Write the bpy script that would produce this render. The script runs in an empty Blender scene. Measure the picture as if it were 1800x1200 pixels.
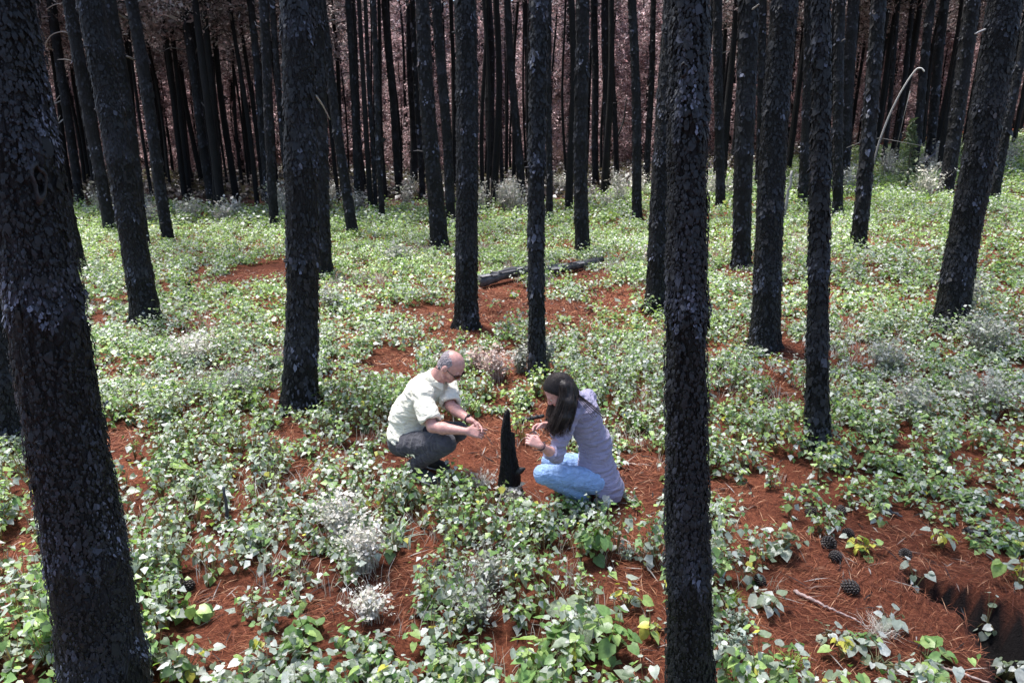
import bpy, math, random
import numpy as np

# ------------------------------------------------------------------ camera, sky, sun, exposure
scene = bpy.context.scene
C = scene.collection
CAM_H, PITCH, FPX = 2.6, math.radians(16.5), 1200.0
cam_data = bpy.data.cameras.new('camera')
cam_data.sensor_width = 36.0
cam_data.lens = 36.0 * FPX / 1800.0
cam_data.clip_start = 0.05
cam_data.clip_end = 600.0
cam = bpy.data.objects.new('camera', cam_data)
C.objects.link(cam)
cam.location = (0, 0, CAM_H)
cam.rotation_euler = (math.pi / 2 - PITCH, 0, 0)
scene.camera = cam

SUN_EL, SUN_AZ = math.radians(70), math.radians(-48)      # azimuth measured from +Y (ahead of the camera) towards +X
world = bpy.data.worlds.new('World')
scene.world = world
world.use_nodes = True
wn = world.node_tree
bg = wn.nodes['Background']
sky = wn.nodes.new('ShaderNodeTexSky')
sky.sky_type = 'NISHITA'
sky.sun_disc = False
sky.sun_elevation = SUN_EL
sky.sun_rotation = SUN_AZ
sky.air_density = 1.0
sky.dust_density = 2.0
wn.links.new(sky.outputs[0], bg.inputs['Color'])
bg.inputs['Strength'].default_value = 0.11
sun_data = bpy.data.lights.new('sun', 'SUN')
sun_data.energy = 3.9
sun_data.angle = math.radians(13)
sun_data.color = (1.0, 0.98, 0.95)
sun = bpy.data.objects.new('sun', sun_data)
C.objects.link(sun)
# the lamp shines along its -Z; the sun stands ahead of the camera, a little to the left, high
sun.rotation_euler = (-(math.pi / 2 - SUN_EL), 0, -SUN_AZ)
sun.location = (0, 0, 30)
scene.view_settings.view_transform = 'Standard'
scene.view_settings.look = 'None'
scene.view_settings.gamma = 1.0
scene.view_settings.use_curve_mapping = False
scene.view_settings.exposure = 1.45
scene.cycles.max_bounces = 6
scene.cycles.transparent_max_bounces = 6
scene.cycles.use_denoising = True

rng = np.random.default_rng(11)
random.seed(5)
V3 = lambda *a: np.array(a, dtype=float)

# ------------------------------------------------------------------ helpers: noise, terrain, pixels to places
def _hash(ix, iy, iz, seed):
    h = (ix * 374761393 + iy * 668265263 + iz * 2147483647 + seed * 974634777) & 0xffffffff
    h = ((h ^ (h >> 13)) * 1274126177) & 0xffffffff
    h = (h ^ (h >> 16)) & 0xffffff
    return h / float(0xffffff)
def vnoise(x, y, z=0.0, seed=0):
    x, y, z = np.broadcast_arrays(np.asarray(x, float), np.asarray(y, float), np.asarray(z, float))
    ix, iy, iz = np.floor(x).astype(np.int64), np.floor(y).astype(np.int64), np.floor(z).astype(np.int64)
    fx, fy, fz = x - ix, y - iy, z - iz
    fx, fy, fz = [f * f * (3 - 2 * f) for f in (fx, fy, fz)]
    r = 0
    for dx in (0, 1):
        for dy in (0, 1):
            for dz in (0, 1):
                r = r + _hash(ix + dx, iy + dy, iz + dz, seed) * (fx if dx else 1 - fx) * (fy if dy else 1 - fy) * (fz if dz else 1 - fz)
    return r
def fbm(x, y, z=0.0, seed=0, octaves=4):
    r, a, s = 0, 0.5, 1.0
    for o in range(octaves):
        r = r + a * vnoise(np.asarray(x) * s, np.asarray(y) * s, np.asarray(z) * s, seed + o * 17)
        a *= 0.5; s *= 2.03
    return r / (1 - 0.5 ** octaves)
def sstep(a, b, x):
    t = np.clip((np.asarray(x, float) - a) / (b - a), 0, 1)
    return t * t * (3 - 2 * t)

def ray(px, py):
    u, v = (px - 900) / FPX, (600 - py) / FPX
    return V3(u, math.cos(PITCH) + v * math.sin(PITCH), -math.sin(PITCH) + v * math.cos(PITCH))
def at_y(px, py, Y):
    d = ray(px, py)
    return V3(0, 0, CAM_H) + d * (Y / d[1])

GULLY = [(ray(px, py) * (CAM_H / -ray(px, py)[2]))[:2] for px, py in ((1628, 1040), (1690, 1062), (1745, 1098), (1790, 1150), (1830, 1230))]
MOUNDS = []
def gully_dist(x, y):
    best = np.full(np.shape(x), 9.0)
    for i in range(len(GULLY) - 1):
        a, b = GULLY[i], GULLY[i + 1]
        ab = b - a
        t = np.clip(((x - a[0]) * ab[0] + (y - a[1]) * ab[1]) / ab.dot(ab), 0, 1)
        d = np.hypot(x - a[0] - t * ab[0], y - a[1] - t * ab[1])
        w = 0.55 + 0.45 * (i + t) / 4.0
        best = np.minimum(best, d / w)
    return best + 0.07 * (vnoise(np.asarray(x) * 7, np.asarray(y) * 7, seed=72) - 0.35) + 0.015 * (vnoise(np.asarray(x) * 22, np.asarray(y) * 22, seed=73) - 0.5)
def height(x, y):
    x = np.asarray(x, float); y = np.asarray(y, float)
    z = 0.095 * np.log1p(np.exp((x - 2.2) * 2)) / 2 * sstep(3.5, 9, y)
    z = z - 0.04 * sstep(48, 120, y) * np.maximum(x - 4, 0)
    z = z + 0.16 * (fbm(x * 0.35, y * 0.35, seed=3) - 0.5) * sstep(1, 6, np.abs(y - 4.8) + np.abs(x))
    z = z + 0.07 * (fbm(x * 1.6, y * 1.6, seed=9, octaves=3) - 0.5)
    z = z + 22 * sstep(62, 115, y) + 14 * sstep(40, 95, np.abs(x))
    for mx, my, mr in MOUNDS:
        z = z + 0.07 * np.exp(-((x - mx) ** 2 + (y - my) ** 2) / (mr * 1.6 + 0.10) ** 2)
    g = gully_dist(x, y)
    crumble = vnoise(x * 9, y * 9, seed=71)
    z = z - 0.20 * (1 - sstep(0.08, 0.20, g)) + 0.09 * crumble * sstep(0.16, 0.26, g) * (1 - sstep(0.3, 0.7, g))
    return z
def far_limit(x):            # where the green carpet ends and the burnt floor, blackened for the wood's shade, begins
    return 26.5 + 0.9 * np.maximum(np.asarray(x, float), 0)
def ground(px, py):
    d = ray(px, py)
    t, prev = 1.5, 1.5
    while t < 140:
        p = V3(0, 0, CAM_H) + d * t
        if p[2] <= float(height(p[0], p[1])):
            lo, hi = prev, t
            for _ in range(18):
                m = (lo + hi) / 2
                p = V3(0, 0, CAM_H) + d * m
                if p[2] <= float(height(p[0], p[1])): hi = m
                else: lo = m
            return V3(0, 0, CAM_H) + d * hi
        prev = t
        t += max(0.06, t * 0.02)
    return V3(0, 0, CAM_H) + d * 60
def depth_of(p):
    return p[1] * math.cos(PITCH) - (p[2] - CAM_H) * math.sin(PITCH)

# ------------------------------------------------------------------ helpers: objects
def tag(o, label=None, cat=None, group=None, kind=None):
    if label: o['label'] = label
    if cat: o['category'] = cat
    if group: o['group'] = group
    if kind: o['kind'] = kind
    return o
def empty(name, loc, label, cat, group=None):
    o = bpy.data.objects.new(name, None)
    o.empty_display_size = 0.1
    C.objects.link(o)
    o.location = tuple(loc)
    return tag(o, label, cat, group)
def mesh_np(name, verts, faces, cols=None, smooth=False):
    """faces: (n,k) int array or list of such arrays"""
    me = bpy.data.meshes.new(name)
    verts = np.asarray(verts, np.float32).reshape(-1, 3)
    if not isinstance(faces, list): faces = [faces]
    faces = [np.asarray(f, np.int32) for f in faces if len(f)]
    nl = sum(f.size for f in faces); nf = sum(len(f) for f in faces)
    me.vertices.add(len(verts)); me.vertices.foreach_set('co', verts.ravel())
    me.loops.add(nl); me.loops.foreach_set('vertex_index', np.concatenate([f.ravel() for f in faces]))
    me.polygons.add(nf)
    tot = np.concatenate([np.full(len(f), f.shape[1], np.int32) for f in faces])
    me.polygons.foreach_set('loop_start', np.concatenate([[0], np.cumsum(tot)[:-1]]).astype(np.int32))
    me.polygons.foreach_set('loop_total', tot)
    if smooth: me.polygons.foreach_set('use_smooth', np.ones(nf, bool))
    if cols is not None:
        cols = np.asarray(cols, np.float32)
        if cols.shape[1] == 3: cols = np.concatenate([cols, np.ones((len(cols), 1), np.float32)], 1)
        at = me.color_attributes.new('Col', 'FLOAT_COLOR', 'POINT')
        at.data.foreach_set('color', cols.ravel())
    me.update(calc_edges=True)
    me.validate()
    return me
def obj(name, me, m, parent=None):
    o = bpy.data.objects.new(name, me)
    C.objects.link(o)
    if m is not None and not me.materials: me.materials.append(m)
    if parent is not None:
        o.parent = parent
        o.location = -parent_loc(parent)
    return o
def parent_loc(p):
    from mathutils import Vector
    v = Vector(p.location)
    while p.parent is not None:
        p = p.parent
        v = v + p.location
    return v
class MB:
    """collects vertices and faces of one mesh"""
    def __init__(s): s.v, s.t, s.q, s.c = [], [], [], []; s.n = 0
    def add(s, v, tris=None, quads=None, col=(0.5, 0.5, 0.5)):
        v = np.asarray(v, float).reshape(-1, 3)
        if tris is not None and len(tris): s.t.append(np.asarray(tris) + s.n)
        if quads is not None and len(quads): s.q.append(np.asarray(quads) + s.n)
        s.v.append(v)
        c = np.asarray(col, float)
        s.c.append(np.broadcast_to(c, (len(v), 3)) if c.ndim == 1 else c)
        s.n += len(v)
    def mesh(s, name, smooth=False):
        f = []
        if s.t: f.append(np.concatenate(s.t))
        if s.q: f.append(np.concatenate(s.q))
        return mesh_np(name, np.concatenate(s.v), f, np.concatenate(s.c), smooth)
    def tube(s, pts, radii, seg=6, col=(0.5, 0.5, 0.5), cap=True, flat=None):
        pts = np.asarray(pts, float); n = len(pts)
        radii = np.broadcast_to(np.asarray(radii, float), (n,))
        tan = np.gradient(pts, axis=0) if n > 1 else np.array([[0, 0, 1.0]])
        tan /= np.linalg.norm(tan, axis=1, keepdims=True) + 1e-9
        ref = V3(0.13, 0.27, 0.95) if abs(tan[0][2]) < 0.9 else V3(1, 0.1, 0)
        a = np.cross(tan, ref); a /= np.linalg.norm(a, axis=1, keepdims=True) + 1e-9
        b = np.cross(tan, a)
        th = np.linspace(0, 2 * np.pi, seg, endpoint=False)
        r = radii[:, None, None]
        v = pts[:, None] + r * (np.cos(th)[None, :, None] * a[:, None] + np.sin(th)[None, :, None] * b[:, None] * (flat or 1.0))
        i = np.arange(n - 1)[:, None] * seg; j = np.arange(seg)[None]; k = (j + 1) % seg
        q = np.stack([i + j, i + k, i + k + seg, i + j + seg], -1).reshape(-1, 4)
        v = v.reshape(-1, 3)
        t = []
        if cap:
            v = np.concatenate([v, pts[:1], pts[-1:]])
            c0, c1 = n * seg, n * seg + 1
            for x in range(seg):
                y = (x + 1) % seg
                t += [[c0, y, x], [c1, (n - 1) * seg + x, (n - 1) * seg + y]]
        cc = np.asarray(col, float)
        if cc.ndim == 2:
            cc = np.repeat(cc, seg, 0)
            if cap: cc = np.concatenate([cc, cc[:1], cc[-1:]])
        s.add(v, t, q, cc)

# ------------------------------------------------------------------ materials
MATS = {}
def nt(name):
    m = bpy.data.materials.new(name)
    m.use_nodes = True
    t = m.node_tree
    return m, t, t.nodes['Principled BSDF']
def N(t, kind, **kw):
    n = t.nodes.new(kind)
    for k, v in kw.items():
        if k.startswith('i_'): n.inputs[k[2:].replace('_', ' ')].default_value = v
        else: setattr(n, k, v)
    return n
def ramp(t, src, stops):
    r = t.nodes.new('ShaderNodeValToRGB')
    e = r.color_ramp.elements
    while len(e) < len(stops): e.new(0.5)
    for x, (p, c) in zip(e, stops): x.position = p; x.color = (*c, 1)
    t.links.new(src, r.inputs[0])
    return r
def mix(t, fac, a, b, mode='MIX'):
    m = t.nodes.new('ShaderNodeMix'); m.data_type = 'RGBA'; m.blend_type = mode
    for s, i in ((fac, 0), (a, 6), (b, 7)):
        if hasattr(s, 'links'): t.links.new(s, m.inputs[i])
        elif i == 0: m.inputs[0].default_value = s
        else: m.inputs[i].default_value = (*s, 1)
    return m.outputs[2]
def bump(t, bsdf, src, strength, dist):
    b = N(t, 'ShaderNodeBump'); b.inputs['Strength'].default_value = strength; b.inputs['Distance'].default_value = dist
    t.links.new(src, b.inputs['Height']); t.links.new(b.outputs[0], bsdf.inputs['Normal'])
    return b

def mat_leaf():
    m, t, b = nt('leaf')
    a = N(t, 'ShaderNodeAttribute', attribute_name='Col')
    g = N(t, 'ShaderNodeNewGeometry')
    n = N(t, 'ShaderNodeTexNoise', i_Scale=60.0, i_Detail=3.0)
    t.links.new(g.outputs['Position'], n.inputs['Vector'])
    r = ramp(t, n.outputs[0], [(0.3, (0.72, 0.72, 0.72)), (0.7, (1.2, 1.2, 1.2))])
    col = mix(t, 1.0, a.outputs[0], r.outputs[0], 'MULTIPLY')
    t.links.new(col, b.inputs['Base Color'])
    b.inputs['Roughness'].default_value = 0.42
    b.inputs['Specular IOR Level'].default_value = 0.6
    tr = N(t, 'ShaderNodeBsdfTranslucent')
    tc = mix(t, 1.0, a.outputs[0], (1.1, 1.3, 0.65), 'MULTIPLY')
    t.links.new(tc, tr.inputs['Color'])
    ms = N(t, 'ShaderNodeMixShader'); ms.inputs[0].default_value = 0.32
    t.links.new(b.outputs[0], ms.inputs[1]); t.links.new(tr.outputs[0], ms.inputs[2])
    t.links.new(ms.outputs[0], t.nodes['Material Output'].inputs['Surface'])
    return m
def mat_attr(name, rough=0.8, spec=0.3, translucent=0.0, tcol=(1, 1, 1), noise=0.0, nscale=30.0):
    m, t, b = nt(name)
    a = N(t, 'ShaderNodeAttribute', attribute_name='Col')
    col = a.outputs[0]
    if noise:
        g = N(t, 'ShaderNodeNewGeometry')
        n = N(t, 'ShaderNodeTexNoise', i_Scale=nscale, i_Detail=4.0)
        t.links.new(g.outputs['Position'], n.inputs['Vector'])
        r = ramp(t, n.outputs[0], [(0.25, (1 - noise,) * 3), (0.75, (1 + noise,) * 3)])
        col = mix(t, 1.0, col, r.outputs[0], 'MULTIPLY')
        bump(t, b, n.outputs[0], 0.4, 0.01)
    t.links.new(col, b.inputs['Base Color'])
    b.inputs['Roughness'].default_value = rough
    b.inputs['Specular IOR Level'].default_value = spec
    if translucent:
        tr = N(t, 'ShaderNodeBsdfTranslucent')
        t.links.new(mix(t, 1.0, a.outputs[0], tcol, 'MULTIPLY'), tr.inputs['Color'])
        ms = N(t, 'ShaderNodeMixShader'); ms.inputs[0].default_value = translucent
        t.links.new(b.outputs[0], ms.inputs[1]); t.links.new(tr.outputs[0], ms.inputs[2])
        t.links.new(ms.outputs[0], t.nodes['Material Output'].inputs['Surface'])
    return m
def mat_ground():
    m, t, b = nt('needle_litter')
    g = N(t, 'ShaderNodeNewGeometry')
    mp = N(t, 'ShaderNodeMapping'); t.links.new(g.outputs['Position'], mp.inputs['Vector'])
    n1 = N(t, 'ShaderNodeTexNoise', i_Scale=1.3, i_Detail=5.0); t.links.new(mp.outputs[0], n1.inputs['Vector'])
    n2 = N(t, 'ShaderNodeTexNoise', i_Scale=28.0, i_Detail=6.0, i_Roughness=0.7, i_Distortion=1.6); t.links.new(mp.outputs[0], n2.inputs['Vector'])
    n3 = N(t, 'ShaderNodeTexNoise', i_Scale=140.0, i_Detail=3.0, i_Distortion=2.5); t.links.new(mp.outputs[0], n3.inputs['Vector'])
    r1 = ramp(t, n2.outputs[0], [(0.28, (0.040, 0.014, 0.010)), (0.5, (0.150, 0.049, 0.028)), (0.72, (0.27, 0.108, 0.060))])
    r2 = ramp(t, n1.outputs[0], [(0.35, (0.65, 0.6, 0.6)), (0.65, (1.15, 1.1, 1.05))])
    r3 = ramp(t, n3.outputs[0], [(0.35, (0.55, 0.5, 0.5)), (0.65, (1.3, 1.3, 1.3))])
    c = mix(t, 1.0, r1.outputs[0], r2.outputs[0], 'MULTIPLY')
    c = mix(t, 1.0, c, r3.outputs[0], 'MULTIPLY')
    a = N(t, 'ShaderNodeAttribute', attribute_name='Col')          # blackens the wash-out, and the far floor for the wood's shade
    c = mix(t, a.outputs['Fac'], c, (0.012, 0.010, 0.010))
    t.links.new(c, b.inputs['Base Color'])
    b.inputs['Roughness'].default_value = 0.95
    b.inputs['Specular IOR Level'].default_value = 0.15
    bump(t, b, n2.outputs[0], 0.9, 0.03)
    return m
def mat_bark():
    m, t, b = nt('charred_bark')
    tc = N(t, 'ShaderNodeTexCoord')
    oi = N(t, 'ShaderNodeObjectInfo')
    off = N(t, 'ShaderNodeVectorMath', operation='SCALE'); off.inputs[0].default_value = (7.1, 3.3, 11.7)
    t.links.new(oi.outputs['Random'], off.inputs['Scale'])
    ad = N(t, 'ShaderNodeVectorMath', operation='ADD')
    t.links.new(tc.outputs['Object'], ad.inputs[0]); t.links.new(off.outputs[0], ad.inputs[1])
    mp = N(t, 'ShaderNodeMapping'); mp.inputs['Scale'].default_value = (1, 1, 0.42)
    t.links.new(ad.outputs[0], mp.inputs['Vector'])
    v = N(t, 'ShaderNodeTexVoronoi', i_Scale=26.0); v.feature = 'DISTANCE_TO_EDGE'
    n0 = N(t, 'ShaderNodeTexNoise', i_Scale=9.0, i_Detail=3.0); t.links.new(mp.outputs[0], n0.inputs['Vector'])
    dist = mix(t, 0.10, mp.outputs[0], n0.outputs['Color'], 'LINEAR_LIGHT')
    t.links.new(dist, v.inputs['Vector'])
    n1 = N(t, 'ShaderNodeTexNoise', i_Scale=48.0, i_Detail=6.0, i_Roughness=0.75); t.links.new(mp.outputs[0], n1.inputs['Vector'])
    n2 = N(t, 'ShaderNodeTexNoise', i_Scale=2.2, i_Detail=4.0); t.links.new(ad.outputs[0], n2.inputs['Vector'])
    r1 = ramp(t, n1.outputs[0], [(0.35, (0.004, 0.004, 0.005)), (0.62, (0.015, 0.0165, 0.021)), (0.8, (0.042, 0.045, 0.058))])
    r2 = ramp(t, n2.outputs[0], [(0.38, (0.45, 0.45, 0.45)), (0.62, (1.3, 1.3, 1.35))])
    rv = ramp(t, v.outputs['Distance'], [(0.0, (0.25, 0.25, 0.25)), (0.12, (1, 1, 1))])
    c = mix(t, 1.0, r1.outputs[0], r2.outputs[0], 'MULTIPLY')
    c = mix(t, 1.0, c, rv.outputs[0], 'MULTIPLY')
    at_ = N(t, 'ShaderNodeAttribute', attribute_name='Col')        # where grey outer bark is left, against burnt black
    br = ramp(t, at_.outputs['Fac'], [(0.0, (0.42, 0.42, 0.42)), (0.5, (1.2, 1.2, 1.22)), (1.0, (3.0, 3.05, 3.3))])
    c = mix(t, 1.0, c, br.outputs[0], 'MULTIPLY')
    t.links.new(c, b.inputs['Base Color'])
    b.inputs['Roughness'].default_value = 0.68
    b.inputs['Specular IOR Level'].default_value = 0.3
    mh = N(t, 'ShaderNodeMath', operation='MULTIPLY_ADD')
    t.links.new(rv.outputs[0], mh.inputs[0]); mh.inputs[1].default_value = 0.8; t.links.new(n1.outputs[0], mh.inputs[2])
    bump(t, b, mh.outputs[0], 1.0, 0.012)
    return m
def mat_cloth(name, col, rough=0.85, wr=0.5, wscale=9.0, var=0.12, stretch=(1, 1, 2.5)):
    m, t, b = nt(name)
    tc = N(t, 'ShaderNodeTexCoord')
    mp = N(t, 'ShaderNodeMapping'); mp.inputs['Scale'].default_value = stretch
    t.links.new(tc.outputs['Object'], mp.inputs['Vector'])
    n = N(t, 'ShaderNodeTexNoise', i_Scale=wscale, i_Detail=5.0, i_Distortion=0.8); t.links.new(mp.outputs[0], n.inputs['Vector'])
    n2 = N(t, 'ShaderNodeTexNoise', i_Scale=420.0, i_Detail=2.0); t.links.new(tc.outputs['Object'], n2.inputs['Vector'])
    r = ramp(t, n.outputs[0], [(0.3, tuple(c * (1 - var) for c in col)), (0.7, tuple(min(1, c * (1 + var)) for c in col))])
    r2 = ramp(t, n2.outputs[0], [(0.3, (0.88,) * 3), (0.7, (1.08,) * 3)])
    t.links.new(mix(t, 1.0, r.outputs[0], r2.outputs[0], 'MULTIPLY'), b.inputs['Base Color'])
    b.inputs['Roughness'].default_value = rough
    b.inputs['Specular IOR Level'].default_value = 0.2
    b.inputs['Sheen Weight'].default_value = 0.15
    bump(t, b, n.outputs[0], wr, 0.03)
    return m
def mat_skin():
    m, t, b = nt('skin')
    a = N(t, 'ShaderNodeAttribute', attribute_name='Col')
    tc = N(t, 'ShaderNodeTexCoord')
    n = N(t, 'ShaderNodeTexNoise', i_Scale=45.0, i_Detail=4.0); t.links.new(tc.outputs['Object'], n.inputs['Vector'])
    r = ramp(t, n.outputs[0], [(0.3, (0.85, 0.78, 0.78)), (0.7, (1.1, 1.05, 1.05))])
    t.links.new(mix(t, 1.0, a.outputs[0], r.outputs[0], 'MULTIPLY'), b.inputs['Base Color'])
    b.inputs['Roughness'].default_value = 0.5
    b.inputs['Subsurface Weight'].default_value = 0.15
    b.inputs['Subsurface Radius'].default_value = (0.012, 0.005, 0.003)
    bump(t, b, n.outputs[0], 0.15, 0.004)
    return m
def mat_plain(name, col, rough=0.5, spec=0.5, noise=0.1, nscale=60.0, metallic=0.0):
    m, t, b = nt(name)
    tc = N(t, 'ShaderNodeTexCoord')
    n = N(t, 'ShaderNodeTexNoise', i_Scale=nscale, i_Detail=4.0); t.links.new(tc.outputs['Object'], n.inputs['Vector'])
    r = ramp(t, n.outputs[0], [(0.3, tuple(c * (1 - noise) for c in col)), (0.7, tuple(min(1, c * (1 + noise)) for c in col))])
    t.links.new(r.outputs[0], b.inputs['Base Color'])
    b.inputs['Roughness'].default_value = rough
    b.inputs['Specular IOR Level'].default_value = spec
    b.inputs['Metallic'].default_value = metallic
    return m
M_LEAF = mat_leaf()
M_GROUND = mat_ground()
M_BARK = mat_bark()
M_FLAKE = mat_attr('bark_flake', 0.62, 0.35)
M_NEEDLE = mat_attr('dry_needle', 0.7, 0.25)
M_DRY = mat_attr('dry_weed', 0.75, 0.3, 0.25)
M_CROWN = mat_attr('scorched_foliage', 0.7, 0.3, 0.5, (1.2, 1.0, 1.02))
M_GREEN = mat_attr('green_blade', 0.5, 0.4, 0.25, (1.2, 1.3, 0.5))
M_WOOD = mat_attr('weathered_wood', 0.8, 0.25, noise=0.35, nscale=70.0)
M_CHAR = mat_attr('charcoal_wood', 0.55, 0.4, noise=0.6, nscale=90.0)
M_SKIN = mat_skin()
# ------------------------------------------------------------------ pines: base px, base py, width px, top x at the upper edge, top width px, detail, label
TREES = [
 (198, 1300, 154, -8, 116, 3, 'thickest charred pine in the left foreground with a dark knot hole, cut by the frame'),
 (1212, 1300, 92, 1221, 66, 3, 'tall straight charred pine in front, right of the woman, running through the whole picture'),
 (20, 772, 62, -120, 58, 2, 'charred pine base half hidden behind the thick left foreground trunk at the left edge'),
 (527, 712, 66, 530, 60, 2, 'broad charred pine standing behind the man to his left'),
 (259, 562, 52, 156, 45, 2, 'leaning charred pine just right of the thick left foreground trunk'),
 (821, 572, 46, 811, 42, 2, 'charred pine standing directly behind the man with bare needles at its foot'),
 (944, 662, 34, 946, 33, 2, 'straight charred pine behind the woman with pale weeds around its base'),
 (1154, 545, 46, 1181, 40, 2, 'charred pine half hidden behind the tall straight foreground trunk'),
 (1342, 610, 56, 1389, 48, 2, 'charred pine right of the foreground trunk with dry grey twigs at its base'),
 (1437, 785, 46, 1434, 31, 2, 'slender charred pine with its foot on the ground right of the foreground trunk'),
 (1670, 574, 58, 1760, 58, 2, 'big charred pine leaning right near the right edge with leaves round its foot'),
 (138, 476, 30, 42, 26, 1, 'charred pine peeking out behind the right side of the thick left trunk'),
 (195, 410, 24, 122, 22, 1, 'dim charred pine behind and left of the leaning left pine'),
 (252, 440, 28, 188, 28, 1, 'charred pine right behind the leaning left pine, overlapping its upper trunk'),
 (141, 362, 17, 88, 17, 1, 'thin charred pine with pale curled twigs in the upper left'),
 (297, 425, 22, 228, 22, 1, 'knotty charred pine second right of the leaning left pine'),
 (375, 366, 19, 320, 16, 1, 'slim charred pine with bare twigs, left one of a close pair in the upper left'),
 (388, 352, 14, 355, 11, 0, 'very slim charred pine, right one of a close pair in the upper left'),
 (475, 372, 14, 440, 13, 0, 'thin charred pine left of the broad pine, leftmost of three close trunks'),
 (483, 405, 19, 463, 18, 1, 'charred pine left of the broad pine, middle of three close trunks'),
 (512, 380, 13, 477, 11, 0, 'thin charred pine left of the broad pine, right one of three close trunks'),
 (571, 485, 31, 549, 28, 1, 'charred pine tucked behind the right side of the broad pine'),
 (620, 412, 23, 566, 14, 1, 'leaning charred pine to the right of the broad pine'),
 (631, 372, 15, 612, 12, 0, 'thin charred pine with ragged bark right of the leaning pine behind the broad one'),
 (638, 352, 9, 621, 7, 0, 'pole thin charred pine, left of two poles between broad pine and the man\'s pine'),
 (661, 372, 9, 642, 7, 0, 'pole thin charred pine, right of two poles between broad pine and the man\'s pine'),
 (672, 395, 12, 656, 10, 0, 'thin charred pine with its foot in bright green leaves left of a paired trunk'),
 (702, 345, 15, 675, 12, 0, 'slim charred pine in front of a bright pink patch of dead foliage'),
 (728, 322, 16, 718, 15, 1, 'slim charred pine left of the paired trunks behind the man'),
 (743, 352, 13, 724, 10, 0, 'thin charred pine close behind the slim one left of the paired trunks'),
 (773, 436, 36, 745, 26, 1, 'ragged charred pine, front one of the paired trunks behind the man'),
 (793, 392, 20, 767, 19, 1, 'charred pine, rear one of the paired trunks behind the man'),
 (867, 322, 21, 858, 19, 1, 'charred pine in the middle distance right of the man\'s pine'),
 (884, 338, 9, 871, 8, 0, 'pole thin charred pine hugging the middle distance trunk right of the man\'s pine'),
 (918, 364, 18, 891, 13, 1, 'leaning charred pine just left of the woman\'s pine'),
 (933, 330, 11, 924, 10, 0, 'thin charred pine showing at the left edge of the woman\'s pine'),
 (966, 395, 15, 966, 9, 0, 'thin charred pine showing at the right edge of the woman\'s pine'),
 (1000, 302, 13, 1000, 12, 0, 'thin distant charred pine right of the woman\'s pine'),
 (1024, 452, 30, 1022, 25, 1, 'charred pine behind the fallen log right of the woman\'s pine'),
 (1047, 332, 14, 1045, 13, 0, 'thin charred pine touching the right side of the pine behind the log'),
 (1066, 332, 16, 1063, 14, 1, 'slim charred pine, second right of the pine behind the log'),
 (1084, 322, 11, 1072, 10, 0, 'thin charred pine with a low side branch left of a bright pink gap'),
 (1120, 386, 20, 1111, 16, 1, 'charred pine right of the bright pink gap with weeds at its foot'),
 (1136, 332, 14, 1149, 10, 0, 'thin charred pine between the pink gap and the foreground trunk'),
 (1267, 366, 19, 1262, 17, 1, 'charred pine at the right edge of the foreground trunk'),
 (1303, 472, 36, 1313, 44, 1, 'dark charred pine left of the one with dry twigs at its base'),
 (1334, 340, 16, 1340, 16, 0, 'distant charred pine between two dark trunks right of the foreground trunk'),
 (1412, 366, 23, 1424, 22, 1, 'charred pine half hidden behind the slender pine'),
 (1472, 386, 20, 1478, 18, 1, 'charred pine first to the right of the slender pine'),
 (1483, 330, 20, 1502, 22, 1, 'dim charred pine second to the right of the slender pine'),
 (1508, 441, 30, 1543, 26, 1, 'charred pine beside the pale bent dead sapling'),
 (1552, 300, 9, 1580, 7, 0, 'pole thin charred pine behind the pale bent sapling'),
 (1572, 295, 11, 1605, 9, 0, 'thin charred pine just right of the pale bent sapling tip'),
 (1601, 318, 17, 1640, 15, 0, 'charred pine behind the green pine sapling'),
 (1630, 305, 19, 1663, 16, 0, 'charred pine right of the green pine sapling'),
 (1661, 340, 27, 1709, 38, 1, 'stout dark charred pine rising from a red needle patch at upper right'),
 (1745, 362, 18, 1812, 15, 1, 'thin charred pine leaning right at the far right edge'),
]
for bx_, by_, w_, *_r in TREES:       # needles heaped round the feet of the nearer pines
    if 480 < by_ < 1200:
        p_ = ground(bx_, by_); MOUNDS.append((p_[0], p_[1], w_ / 2 * depth_of(p_) / FPX))
# ------------------------------------------------------------------ the ground: one sheet to the hills
def build_ground():
    ys = np.concatenate([np.linspace(-10, 1.2, 24)[:-1], np.linspace(1.2, 9, 200)[:-1], np.geomspace(9, 160, 90)])
    s = np.linspace(-1, 1, 261)
    s = np.sign(s) * (0.75 * np.abs(s) + 0.25 * np.abs(s) ** 3)
    half = 1.15 * (np.maximum(ys, 0) + 3.5) + 3
    X = s[None] * half[:, None]; Y = np.broadcast_to(ys[:, None], X.shape)
    Z = height(X, Y)
    g = gully_dist(X, Y)
    rough = (vnoise(X * 22, Y * 22, seed=31) - 0.5) * 0.02 * (1 - sstep(9, 14, Y))
    Z = Z + rough
    blacken = (1 - sstep(0.17, 0.24, g - 0.02))  # near black within the wash-out
    blacken = np.maximum(blacken, 0.85 * sstep(0, 5, Y - far_limit(X)))  # past the carpet the dense wood's shade goes into the floor colour
    n, m = X.shape
    i = np.arange(n - 1)[:, None] * m; j = np.arange(m - 1)[None]
    q = np.stack([i + j, i + j + 1, i + j + m + 1, i + j + m], -1).reshape(-1, 4)
    cols = np.repeat(blacken.reshape(-1, 1), 3, 1)
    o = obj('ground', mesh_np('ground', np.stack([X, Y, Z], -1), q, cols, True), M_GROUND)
    tag(o, 'forest floor of rust red pine needle litter', None, None, 'structure')
build_ground()

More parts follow.
